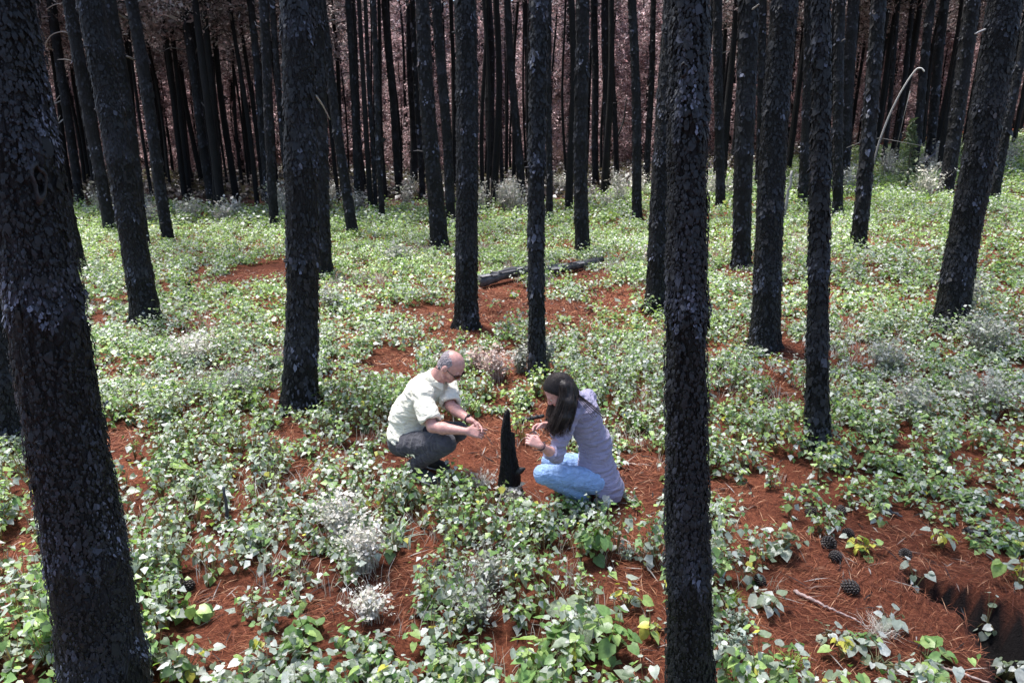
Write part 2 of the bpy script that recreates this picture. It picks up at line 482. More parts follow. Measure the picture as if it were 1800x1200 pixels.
# bare patches of needles between the plants: (centre px, radius px) turned into ellipses on the ground
BARE_PX = [(450, 482, 62, 22), (620, 515, 65, 12), (165, 575, 28, 16), (880, 532, 60, 42), (815, 592, 72, 30), (690, 652, 66, 30),
           (605, 676, 40, 16), (502, 765, 36, 46), (210, 772, 45, 26), (40, 965, 38, 44), (55, 1010, 30, 20), (545, 832, 55, 26),
           (872, 790, 40, 70), (985, 560, 62, 38), (1085, 530, 62, 24), (1300, 492, 28, 22), (1392, 628, 50, 34), (1400, 705, 20, 70),
           (1500, 705, 26, 50), (1292, 872, 46, 26), (1105, 930, 62, 44), (1125, 1060, 60, 90), (1110, 1175, 56, 40),
           (1610, 1070, 230, 110), (1690, 1000, 110, 60), (1370, 955, 80, 36), (1400, 1090, 110, 60), (1450, 1170, 150, 50), (680, 1085, 52, 60), (400, 1155, 92, 46),
           (375, 1062, 70, 26), (720, 995, 50, 40), (1660, 342, 40, 9), (1610, 435, 24, 9), (1540, 428, 30, 9), (905, 650, 60, 36),
           (760, 560, 50, 14), (905, 522, 70, 20), (1020, 492, 56, 18), (960, 760, 40, 60), (720, 800, 60, 30), (1640, 940, 90, 24), (1290, 1180, 60, 30), (1130, 840, 40, 60), (290, 905, 30, 25), (560, 1080, 40, 30)]
BARE = []
for px, py, rx, ry in BARE_PX:
    c = ground(px, py); a = ground(px, py - ry); b = ground(px, min(py + ry, 1199))
    BARE.append((c[0], c[1], rx * depth_of(c) / FPX, max(abs(a[1] - c[1]), abs(b[1] - c[1]))))
def bare_mask(x, y):
    r = np.zeros(np.shape(x))
    wob = 0.5 * (fbm(np.asarray(x) * 2.2, np.asarray(y) * 2.2, seed=41, octaves=3) - 0.5)
    for cx, cy, rx, ry in BARE:
        d = np.hypot((x - cx) / rx, (y - cy) / ry) + wob
        r = np.maximum(r, 1 - sstep(0.75, 1.2, d))
    g = gully_dist(x, y)
    return np.maximum(r, 1 - sstep(0.3, 0.5, g))

BARKC = np.array([[0.006, 0.0065, 0.008], [0.013, 0.0145, 0.019], [0.042, 0.046, 0.063], [0.15, 0.16, 0.215]])  # flake tones; the lightest also puts bluish glints into the colour
TREE_POS = []
def trunk_profile(base, top, r0, r1, zt, step, det, seed):
    """rings from below the ground to zt, with flare, bark relief and a slight sweep"""
    rs = np.random.default_rng(seed)
    axis = (top - base) / (top[2] - base[2])
    zvis = top[2] - base[2] + 0.6
    z = np.concatenate([np.arange(-0.12, min(zvis, zt), step), np.linspace(min(zvis, zt), zt, 14)[0:]])
    z = np.unique(np.round(z, 4))
    ctr = base[None] + axis[None] * z[:, None]
    ph = rs.uniform(0, 6, 4)
    sw = 0.25 * r0 * (np.sin(z * 0.9 + ph[0]) - math.sin(ph[0]))
    ctr[:, 0] += sw * 0.6 * np.clip(z, 0, 1); ctr[:, 1] += 0.25 * r0 * np.sin(z * 0.7 + ph[1]) * np.clip(z, 0, 1)
    zz = np.clip(z / max(0.5, top[2] - base[2]), 0, None)
    r = r0 * 0.88 + (r1 - r0 * 0.88) * np.clip(zz, 0, 1)
    r = np.where(zz > 1, r1 * np.clip(1 - (z - (top[2] - base[2])) / (zt - (top[2] - base[2]) + 2.5) * 0.75, 0.15, 1), r)
    r = r + r0 * 0.16 * np.exp(-np.clip(z, 0, None) / (0.22 + r0)) + r0 * 0.22 * np.exp(-np.clip(z, 0, None) / 0.07)
    return z, ctr, r
def make_tree(bpx, bpy_, w, tx, tw, det, label, idx):
    if bpy_ > 1200:
        d = ray(bpx, bpy_); t = CAM_H / -d[2]; base = V3(0, 0, CAM_H) + d * t
        base[2] = float(height(base[0], base[1]))
    else:
        base = ground(bpx, bpy_)
    Y = base[1]
    top = at_y(tx, 0, Y)
    r0 = 0.93 * w / 2 * depth_of(base) / FPX
    r1 = min(0.92 * tw / 2 * depth_of(top) / FPX, r0 * 0.95)
    zt = 15.0 + 2 * math.sin(idx * 2.1)
    seg, step = {3: (84, 0.025), 2: (46, 0.05), 1: (24, 0.07), 0: (16, 0.12)}[det]
    z, ctr, r = trunk_profile(base, top, r0, r1, zt, step, det, idx)
    th = np.linspace(0, 2 * np.pi, seg, endpoint=False)
    A = np.cos(th)[None]; B = np.sin(th)[None]
    # plates and fissures
    ang = 2 * np.pi * r0
    Z = np.broadcast_to(z[:, None], (len(z), seg))
    nx, ny = A * r0 * 26, B * r0 * 26
    fis = vnoise(nx + 0 * Z, ny + 0 * Z, Z * 5.5, seed=idx)
    fis2 = vnoise(nx * 2.1, ny * 2.1, Z * 16, seed=idx + 50)
    rel = (np.abs(fis - 0.5) * 2) ** 0.6
    lob = 0.05 * r0 * np.sin(3 * th + idx)[None] * np.exp(-np.clip(Z, 0, None) / 0.5) + 0.16 * r0 * np.sin(5 * th + idx * 2)[None] * np.exp(-np.clip(Z, 0, None) / 0.10)
    R = r[:, None] + lob
    amp = {3: 0.016, 2: 0.012, 1: 0.010, 0: 0.006}[det]
    R = R + amp * (rel - 0.6) + amp * 0.5 * (fis2 - 0.5)
    # whorl swellings
    rs = np.random.default_rng(900 + idx)
    wz = []; q = rs.uniform(0.4, 1.0)
    while q < top[2] - base[2] + 1.0:
        wz.append(q); q += rs.uniform(0.45, 1.15)
    band = np.zeros_like(R)
    for q in wz:
        edge = q + (0.16 * (vnoise(A * 2.5, B * 2.5, q, seed=idx + 7) - 0.5) + 0.12 * (vnoise(A * 9, B * 9, q * 3, seed=idx + 9) - 0.5)) * (1.0 if det >= 2 else 1.4)
        dz = Z - edge
        gl = 0.16 + 0.5 * _hash(int(q * 1000), idx, 3, 5)
        band = np.maximum(band, np.where(dz > 0, np.exp(-dz / gl), 0) * (0.35 + 0.65 * _hash(int(q * 777), idx, 1, 2)))
        R = R + 0.05 * r0 * np.where(dz > 0, np.exp(-dz / 0.10), np.exp(dz / 0.012))
    P = np.stack([ctr[:, 0:1] + R * A, ctr[:, 1:2] + R * B, np.broadcast_to(ctr[:, 2:3], R.shape)], -1)
    n, m = R.shape
    i = np.arange(n - 1)[:, None] * m; j = np.arange(m)[None]; k = (j + 1) % m
    quads = np.stack([i + j, i + k, i + k + m, i + j + m], -1).reshape(-1, 4)
    band = np.clip(band * (0.55 + 0.9 * vnoise(A * r0 * 30, B * r0 * 30, Z * 14, seed=idx + 31)) + 0.5 * np.clip(fbm(A * 1.5, B * 1.5, Z * 1.1, seed=idx + 33, octaves=3) - 0.5, 0, 1), 0, 1)
    e = empty('pine_tree', base, label, 'tree', 'charred pine trees')
    obj('trunk', mesh_np('trunk', P, quads, np.repeat(band.reshape(-1, 1), 3, 1), True), M_BARK, e)
    TREE_POS.append((base[0], base[1], r0))
    # flakes of bark, denser above each ragged whorl edge
    if det >= 0:
        zmax = top[2] - base[2] + 0.3
        size = {3: 0.0095, 2: 0.024, 1: 0.046, 0: 0.08}[det]
        area = 2 * np.pi * r0 * zmax
        nf = int(min(area / (size * size) * {3: 1.2, 2: 1.0, 1: 0.9, 0: 0.8}[det], {3: 24000, 2: 5200, 1: 1500, 0: 500}[det]))
        fz = rs.uniform(-0.02, zmax, nf); fa = rs.uniform(0, 2 * np.pi, nf)
        wza = np.array(wz + [zmax + 1.0])
        lower = np.array([0.0] + wz)
        k0 = np.searchsorted(wza, fz + 0.06 * np.sin(fa * 5 + idx)); k0 = np.clip(k0, 0, len(wza) - 1)
        frac = (fz - lower[k0]) / (wza[k0] - lower[k0])            # 0 just above a whorl edge
        keep = rs.random(nf) < np.clip(1.05 - 0.75 * frac, 0.22, 1)
        fz, fa, frac = fz[keep], fa[keep], frac[keep]; nf = len(fz)
        cx = np.interp(fz, z, ctr[:, 0]); cy = np.interp(fz, z, ctr[:, 1]); rr = np.interp(fz, z, r)
        zi = np.clip(np.searchsorted(z, fz), 0, n - 1); ai = (fa / (2 * np.pi) * seg).astype(int) % seg
        rr = R[zi, ai]
        out = np.stack([np.cos(fa), np.sin(fa), 0 * fa], 1); tanv = np.stack([-np.sin(fa), np.cos(fa), 0 * fa], 1)
        ctrp = np.stack([cx, cy, base[2] + fz], 1) + out * (rr + 0.002)[:, None]
        sz = size * rs.lognormal(0, 0.42, nf)
        K = 5
        pa = np.linspace(0, 2 * np.pi, K, endpoint=False)[None] + rs.uniform(0, 1, (nf, 1))
        pr = rs.uniform(0.4, 1.25, (nf, K)) * sz[:, None] * 0.66
        tl = pr * np.cos(pa) * 0.8; vl = pr * np.sin(pa) * 1.3
        tilt = rs.uniform(0.0, 0.45, nf)[:, None] * np.where(frac < 0.12, 1.5, 0.8)[:, None]
        o_ = 0.004 + np.clip(-vl, -0.2, 1) * tilt + rs.uniform(0, 0.004, (nf, 1)) - tl * rs.uniform(-0.3, 0.3, (nf, 1)) - tl * tl / (2 * rr[:, None])
        pts = ctrp[:, None] + tanv[:, None] * tl[..., None] + V3(0, 0, 1) * vl[..., None] + out[:, None] * o_[..., None]
        ctrv = ctrp + out * (0.006 + o_.mean(1) * 0.5)[:, None]
        vs = np.concatenate([pts, ctrv[:, None]], 1).reshape(-1, 3)
        bi = np.arange(nf)[:, None, None] * (K + 1)
        tri = np.stack([np.full(K, K), np.arange(K), (np.arange(K) + 1) % K], 1)[None] + bi
        ci = rs.random(nf) ** 1.5
        big = fbm(fa * 1.1, fz * 1.2, seed=idx + 77, octaves=3)
        lum = np.clip(ci * 2.3 * np.clip(0.25 + 1.7 * (big - 0.25), 0.12, 1.6) * np.clip(1.45 - 1.2 * frac, 0.3, 1.4) + np.where(frac < 0.3, 0.6 * (1 - frac / 0.3), 0), 0, 2.999)
        lum = np.clip(lum * (0.75 + 0.5 * rs.random()), 0, 2.999)
        l0 = np.clip(lum.astype(int), 0, 2); fr = (lum - l0)[:, None]
        col = BARKC[l0] * (1 - fr) + BARKC[l0 + 1] * fr
        brown = fbm(fa * 0.9 + 5, fz * 0.8, seed=idx + 140, octaves=3)[:, None] > 0.72
        col = np.where(brown, col * V3(1.35, 1.05, 0.82), col)
        col = np.repeat(col, K + 1, 0)
        fo = obj('bark_flakes', mesh_np('bark_flakes', vs, tri.reshape(-1, 3), col), M_FLAKE, e)
        fo['kind'] = 'stuff'
    # broken branch stubs at the whorls
    if det >= 1:
        cnt = 0
        for q in wz:
            for s_ in range(rs.integers(0, 3)):
                if cnt > 7: break
                a = rs.uniform(0, 2 * np.pi)
                rq = float(np.interp(q, z, r)); c0 = V3(np.interp(q, z, ctr[:, 0]), np.interp(q, z, ctr[:, 1]), base[2] + q)
                o = V3(math.cos(a), math.sin(a), 0.25)
                L = rs.uniform(0.02, 0.06) if (det >= 2 or rs.random() < 0.85) else rs.uniform(0.2, 0.4)
                mb = MB()
                mb.tube([c0 + o * (rq - 0.02), c0 + o * (rq + L * 0.5), c0 + o * (rq + L) + V3(0, 0, -0.15 * L)], [0.018, 0.012, 0.006], 6,
                        (0.03, 0.03, 0.034) if L < 0.15 else (0.16, 0.15, 0.15))
                obj('branch_stub', mb.mesh('branch_stub', True), M_WOOD, e); cnt += 1
    return e, base, top, z, ctr, r
TREE_OBJ = []
for ti, args in enumerate(TREES):
    TREE_OBJ.append(make_tree(*args, ti))

# knot holes on the two foreground pines, pale curled twigs on the upper left pine
def knot(tree, px, py, rw, rh):
    e, base, top, z, ctr, r = tree
    d = ray(px, py); d /= np.linalg.norm(d)
    p = V3(0, 0, CAM_H)
    t = 0.5
    while t < 8:
        p = V3(0, 0, CAM_H) + d * t
        zz = p[2] - base[2]
        c = V3(np.interp(zz, z, ctr[:, 0]), np.interp(zz, z, ctr[:, 1]), p[2])
        if np.linalg.norm(p - c) < np.interp(zz, z, r) + 0.012: break
        t += 0.004
    out = (p - c); out /= np.linalg.norm(out); tan = np.cross(V3(0, 0, 1), out)
    mb = MB()
    th = np.linspace(0, 2 * np.pi, 20, endpoint=False)
    wob = 1 + 0.18 * np.sin(th * 3 + 1) + 0.1 * np.sin(th * 5)
    rings = []
    for s_, o_ in ((1.6, -0.018), (1.3, 0.004), (1.05, 0.009), (0.85, -0.004), (0.45, -0.03), (0.1, -0.05)):
        rings.append(p + out * o_ + np.stack([np.cos(th) * rw * s_ * wob, np.sin(th) * rh * s_ * wob], 1) @ np.stack([tan, V3(0, 0, 1)]))
    v = np.concatenate(rings); m = 20
    i = np.arange(5)[:, None] * m; j = np.arange(m)[None]; k = (j + 1) % m
    q = np.stack([i + j, i + k, i + k + m, i + j + m], -1).reshape(-1, 4)
    cc = np.repeat(np.array([[0.012] * 3, [0.018, 0.019, 0.024], [0.016] * 3, [0.006] * 3, [0.002] * 3, [0.002] * 3]), m, 0)
    mb.add(v, None, q, cc)
    obj('knot_hole', mb.mesh('knot_hole', True), M_CHAR, e)
knot(TREE_OBJ[0], 70, 318, 0.016, 0.048)
knot(TREE_OBJ[1], 1203, 122, 0.010, 0.017)
knot(TREE_OBJ[0], 68, 782, 0.010, 0.013)
def twigs(tree, lines, col, rad):
    e, base = tree[0], tree[1]
    for ln in lines:
        pts = np.array([at_y(px, py, base[1] + dy) for px, py, dy in ln])
        t = np.linspace(0, len(pts) - 1, 14)
        sm = np.stack([np.interp(t, range(len(pts)), pts[:, i]) for i in range(3)], 1)
        sm[1:-1] = (sm[:-2] + 2 * sm[1:-1] + sm[2:]) / 4
        mb = MB(); mb.tube(sm, np.linspace(rad, rad * 0.45, 14), 5, col)
        obj('branch', mb.mesh('branch', True), M_WOOD, e)
PALE = (0.42, 0.40, 0.38)
twigs(TREE_OBJ[14], [[(90, 20, 0), (80, 18, -.5), (95, 8, -1), (130, 3, -1.5)], [(98, 90, 0), (78, 80, -.6), (90, 60, -1), (115, 54, -1.4), (142, 74, -1.8)],
                     [(112, 175, 0), (92, 185, -.6), (105, 168, -1)], [(118, 205, 0), (98, 221, -.5), (106, 203, -.9)]], PALE, 0.028)
twigs(TREE_OBJ[15], [[(226, 35, 0), (212, 28, -.3), (204, 18, -.6)], [(236, 105, 0), (225, 100, -.4), (218, 100, -.6)]], (0.14, 0.13, 0.13), 0.03)
twigs(TREE_OBJ[16], [[(325, 88, 0), (300, 84, -.4), (282, 92, -.9)], [(335, 120, 0), (355, 60, .4), (378, 30, .5)], [(350, 175, 0), (368, 198, -.4), (372, 202, -.5)]], (0.12, 0.11, 0.11), 0.022)
twigs(TREE_OBJ[20], [[(495, 60, 0), (450, 45, .4), (448, 38, .5)]], (0.3, 0.28, 0.27), 0.02)
twigs(TREE_OBJ[3], [[(555, 168, 0), (568, 186, .25), (580, 210, .4)]], (0.35, 0.33, 0.32), 0.010)
twigs(TREE_OBJ[41], [[(1083, 248, 0), (1096, 215, .2), (1102, 170, .3)]], (0.03, 0.03, 0.03), 0.06)
twigs(TREE_OBJ[45], [[(1318, 20, 0), (1326, 14, -.3), (1334, 8, -.5)]], (0.35, 0.33, 0.32), 0.02)
twigs(TREE_OBJ[10], [[(1733, 52, 0), (1722, 56, -.2), (1714, 60, -.3)]], (0.35, 0.33, 0.32), 0.015)

# ------------------------------------------------------------------ leaf clumps for the scorched crowns
def quads_cloud(pos, nrm, size, aspect, rs, col):
    n = len(pos)
    nrm = nrm / (np.linalg.norm(nrm, axis=1, keepdims=True) + 1e-9)
    r = rs.normal(size=(n, 3))
    a = np.cross(nrm, r); a /= np.linalg.norm(a, axis=1, keepdims=True) + 1e-9
    b = np.cross(nrm, a)
    a = a * (size * 0.5)[:, None]; b = b * (size * 0.5 * aspect)[:, None]
    v = np.stack([pos - a, pos + b * 0.9 + nrm * (size * 0.08)[:, None], pos + a, pos - b], 1).reshape(-1, 3)
    q = np.arange(n * 4).reshape(n, 4)
    return v, q, np.repeat(col, 4, 0)
SCORCH = np.array([[0.36, 0.25, 0.245], [0.48, 0.38, 0.385], [0.22, 0.165, 0.155], [0.64, 0.57, 0.58], [0.11, 0.09, 0.085], [0.33, 0.285, 0.275]])
def crown_mesh(name, z0, z1, rad, n, seed, size, palette, limbs=26):
    rs = np.random.default_rng(seed)
    mbv = MB()
    # limbs
    ends = []
    for i in range(limbs):
        zc = z0 + (z1 - z0) * (i + rs.random()) / limbs
        f = (zc - z0) / (z1 - z0)
        L = rad * (0.45 + 0.55 * math.sin(min(1, f * 1.6 + 0.25) * math.pi * 0.72)) * rs.uniform(0.7, 1.15) * (1 - 0.55 * f)
        a = rs.uniform(0, 2 * np.pi)
        p0 = V3(0, 0, zc); p1 = V3(math.cos(a) * L * 0.55, math.sin(a) * L * 0.55, zc + 0.12 * L); p2 = V3(math.cos(a) * L, math.sin(a) * L, zc + rs.uniform(-0.25, 0.15) * L)
        mbv.tube([p0, p1, p2], [0.035, 0.022, 0.008], 4, (0.03, 0.03, 0.034), False)
        ends.append((p0, p1, p2))
    li = rs.integers(0, limbs, n); t = rs.beta(2.2, 1.3, n)
    E = np.array([[a, b, c] for a, b, c in ends])[li]
    pos = np.where((t < 0.5)[:, None], E[:, 0] + (E[:, 1] - E[:, 0]) * (2 * t)[:, None], E[:, 1] + (E[:, 2] - E[:, 1]) * (2 * t - 1)[:, None])
    pos = pos + rs.normal(0, 1, (n, 3)) * V3(0.26, 0.26, 0.30) * (0.5 + 0.5 * t)[:, None]
    nr = rs.normal(size=(n, 3))
    col = palette[rs.integers(0, len(palette), n)] * rs.uniform(0.7, 1.2, (n, 1))
    v, q, c = quads_cloud(pos, nr, size * rs.lognormal(0, 0.35, n), 0.42, rs, col)
    mbv.add(v, None, q, c)
    return mbv.mesh(name)
def trunk_mesh(name, r, ht, seed, seg=12):
    rs = np.random.default_rng(seed)
    z = np.linspace(-0.4, ht, 70)
    th = np.linspace(0, 2 * np.pi, seg, endpoint=False)
    R = r * (1 - 0.72 * np.clip(z, 0, None) / ht)[:, None] * (1 + 0.14 * (vnoise(np.cos(th)[None] * 2, np.sin(th)[None] * 2, z[:, None] * 3, seed) - 0.5))
    cx = 0.10 * np.sin(z * 0.6 + seed); cx = cx - np.interp(0, z, cx)
    P = np.stack([cx[:, None] + R * np.cos(th), R * np.sin(th), np.broadcast_to(z[:, None], R.shape)], -1)
    n, m = R.shape
    i = np.arange(n - 1)[:, None] * m; j = np.arange(m)[None]; k = (j + 1) % m
    me = mesh_np(name, P, np.stack([i + j, i + k, i + k + m, i + j + m], -1).reshape(-1, 4), None, True)
    me.materials.append(M_BARK)
    return me

# high, thin crowns over the charred stand (above the picture, they dapple the light)
HIGH = [crown_mesh('crown', 9.5, 16.5, 1.9, 1000, 60 + i, 0.20, SCORCH * 0.6, 22) for i in range(3)]
for me in HIGH: me.materials.append(M_CROWN)
for i, t in enumerate(TREE_OBJ):
    e, base, top = t[0], t[1], t[2]
    axis = (top - base) / (top[2] - base[2])
    o = bpy.data.objects.new('crown', HIGH[i % 3]); C.objects.link(o); o.parent = e
    o.rotation_euler = (0, 0, i * 1.7)
    o.location = (axis[0] * 12, axis[1] * 12, 0)

# ------------------------------------------------------------------ pines further back
FT = [trunk_mesh('trunk', 0.075 + 0.027 * i, 17, 200 + i) for i in range(4)]
FC = [crown_mesh('crown', 6.5, 17.5, 2.1, 5500, 300 + i, 0.15, SCORCH * V3(0.8, 0.9, 0.88), 40) for i in range(3)]
for me in FC: me.materials.append(M_CROWN)
rs = np.random.default_rng(77)
cnt = 0; far_xy = []
tries = 0
while cnt < 300 and tries < 12000:
    tries += 1
    Y = rs.uniform(25, 56); X = rs.uniform(-0.98, 0.98) * Y
    px = 900 + FPX * X / (Y * math.cos(PITCH))
    dens = 0.75 if (px < 620 or px > 1250) else 0.40
    if rs.random() > dens or any(math.hypot(X - a, Y - b) < 1.15 for a, b in far_xy): continue
    far_xy.append((X, Y))
    e = empty('pine_tree', (X, Y, float(height(X, Y))), 'distant thin charred pine trunk in the dim wood behind the clearing', 'tree', 'distant charred pines')
    for me, nm in ((FT[rs.integers(0, 4)], 'trunk'), ((FC if dens > 0.5 else HIGH)[rs.integers(0, 3)], 'crown')):
        o = bpy.data.objects.new(nm, me); C.objects.link(o); o.parent = e
    e.rotation_euler = (rs.normal(0, 0.012), rs.normal(0, 0.012) + (0.02 if X > 0 else -0.02), rs.uniform(0, 6.28))
    cnt += 1
# scorched, still leafy pines closing the view
BC = [crown_mesh('crown', 0.4, 19.0, 3.6, 8000, 400 + i, 0.28, SCORCH, 80) for i in range(5)]
for me in BC: me.materials.append(M_CROWN)
BT = [trunk_mesh('trunk', 0.14, 19, 420 + i, 8) for i in range(2)]
cnt = 0; bel = []
tries = 0
while cnt < 300 and tries < 12000:
    tries += 1
    Y = rs.uniform(49, 88); X = rs.uniform(-1.15, 1.15) * Y
    if any(math.hypot(X - a, Y - b) < 2.5 for a, b in bel): continue
    if -0.20 < X / Y < 0.22 and rs.random() < 0.35: continue
    bel.append((X, Y))
    e = empty('scorched_pine', (X, Y, float(height(X, Y))), 'pine with pinkish brown scorched needles closing the view behind the trunks', 'tree', 'scorched pines behind the stand')
    for me, nm in ((BT[rs.integers(0, 2)], 'trunk'), (BC[rs.integers(0, 5)], 'crown')):
        o = bpy.data.objects.new(nm, me); C.objects.link(o); o.parent = e
    e.rotation_euler = (0, 0, rs.uniform(0, 6.28)); s_ = rs.uniform(0.85, 1.15) * float(np.interp(Y, [49, 58, 72], [0.42, 0.62, 1.0])); e.scale = (s_, s_, s_)
    cnt += 1

# ------------------------------------------------------------------ undergrowth
PAL = {'lime': (0.34, 0.47, 0.15), 'green': (0.17, 0.29, 0.09), 'grey': (0.36, 0.40, 0.34), 'pale': (0.58, 0.60, 0.56), 'dark': (0.06, 0.11, 0.04), 'yellow': (0.58, 0.55, 0.10), 'dusty': (0.22, 0.27, 0.18)}  # grey and pale: silvery undersides, with sky sheen put into the colour
PALN = np.array([PAL[k] for k in ('lime', 'green', 'grey', 'pale', 'dark', 'yellow', 'dusty')])
def leaf_template(kind):
    if kind == 0:      # heart shaped, folded along the midrib, 8 triangles; x along the leaf, y across, z up
        v = np.array([[0.0, 0, 0], [-0.12, .30, .05], [0.22, .50, .10], [0.62, .36, .04], [1.05, 0, -.16], [0.62, -.36, .04], [0.22, -.50, .10], [-0.12, -.30, .05], [0.35, 0, -.02], [0.70, 0, -.05]])
        t = np.array([[0, 8, 1], [1, 8, 2], [2, 8, 3], [8, 9, 3], [9, 4, 3], [0, 7, 8], [7, 6, 8], [6, 5, 8], [8, 5, 9], [9, 5, 4]])
    elif kind == 1:
        v = np.array([[0.0, 0, 0], [0.30, .45, .10], [1.0, 0, -.12], [0.30, -.45, .10], [0.4, 0, -.03]])
        t = np.array([[0, 4, 1], [1, 4, 2], [0, 3, 4], [3, 2, 4]])
    else:
        v = np.array([[0.0, 0, 0], [0.4, .45, .08], [1.0, 0, -.06], [0.4, -.45, .08]])
        t = np.array([[0, 2, 1], [0, 3, 2]])
    return v, t
def leaves(pos, yaw, tilt, roll, size, col, kind):
    v, t = leaf_template(kind)
    n = len(pos)
    cy, sy = np.cos(yaw), np.sin(yaw); ct, st = np.cos(tilt), np.sin(tilt); cr, sr = np.cos(roll), np.sin(roll)
    z0 = np.zeros(n)
    fx = np.stack([cy * ct, sy * ct, -st], 1)                       # along the leaf, drooping by tilt
    ly = np.stack([-sy, cy, z0], 1)
    up = np.cross(fx, ly)
    l2 = ly * cr[:, None] + up * sr[:, None]; u2 = up * cr[:, None] - ly * sr[:, None]
    P = pos[:, None] + size[:, None, None] * (v[None, :, 0:1] * fx[:, None] + v[None, :, 1:2] * l2[:, None] + v[None, :, 2:3] * u2[:, None])
    T = t[None] + np.arange(n)[:, None, None] * len(v)
    return P.reshape(-1, 3), T.reshape(-1, 3), np.repeat(col, len(v), 0)
def leaf_colours(x, y, hrel, rs):
    n = len(x)
    g = fbm(x * 0.8, y * 0.8, seed=61, octaves=3) + 0.25 * (rs.random(n) - 0.5)
    g = np.clip((g - 0.30) / 0.40, 0, 1)
    far = sstep(9, 20, y)
    w = np.stack([0.20 + 0.30 * (1 - g) + 0.5 * far, 0.30 + 0.10 * (1 - g), 0.28 + 0.50 * g - 0.06 * far, 0.09 + 0.26 * g + 0.12 * far, 0.10 + 0 * g, 0.016 + 0 * g, 0.20 + 0.1 * g], 1)
    w = np.clip(w, 0.01, None); w /= w.sum(1, keepdims=True)
    u = rs.random(n)[:, None]
    k = (u > np.cumsum(w, 1)).sum(1)
    return PALN[np.clip(k, 0, 6)] * rs.uniform(0.75, 1.2, (n, 1))
def plant_leaves(px_, py_, hgt, rad, nl, lsize, rs):
    """all leaves of many plants at once; arrays per plant"""
    idx = np.repeat(np.arange(len(px_)), nl)
    n = len(idx)
    nst = 5
    st = rs.integers(0, nst, n)
    pa = rs.uniform(0, 2 * np.pi, (len(px_), nst)); pl = rs.uniform(0.15, 1.0, (len(px_), nst)); ph = rs.uniform(0.55, 1.0, (len(px_), nst))
    a = pa[idx, st]; f = rs.beta(1.8, 1.1, n)
    L = rad[idx] * pl[idx, st] * f
    h = hgt[idx] * ph[idx, st] * f * (1.15 - 0.15 * f)
    la = rs.uniform(0, 2 * np.pi, n)
    pet = lsize * rs.uniform(0.3, 1.1, n)
    x = px_[idx] + np.cos(a) * L + np.cos(la) * pet; y = py_[idx] + np.sin(a) * L + np.sin(la) * pet
    z = height(x, y) + 0.012 + h
    size = lsize * rs.lognormal(0, 0.30, n) * (1.1 - 0.35 * f)
    return idx, np.stack([x, y, z], 1), la, rs.normal(0.42, 0.38, n), rs.normal(0, 0.35, n), size, f
def scatter(y0, y1, per_m2, rs):
    area = 0.85 * (y1 * y1 - y0 * y0) + 2.4 * (y1 - y0)
    n = int(area * per_m2)
    y = np.sqrt(rs.uniform(y0 * y0, y1 * y1, n))
    x = rs.uniform(-1, 1, n) * (0.85 * y + 1.2)
    b = bare_mask(x, y)
    cl = fbm(x * 0.9, y * 0.9, seed=21, octaves=3)
    keep = rs.random(n) < (1 - 0.95 * b) * np.clip((cl - 0.19 + 0.18 * sstep(4.5, 11, y)) * 4.2, 0.08, 1.0)
    for tx, ty, tr in TREE_POS:
        keep &= np.hypot(x - tx, y - ty) > tr + 0.05
    return x[keep], y[keep]
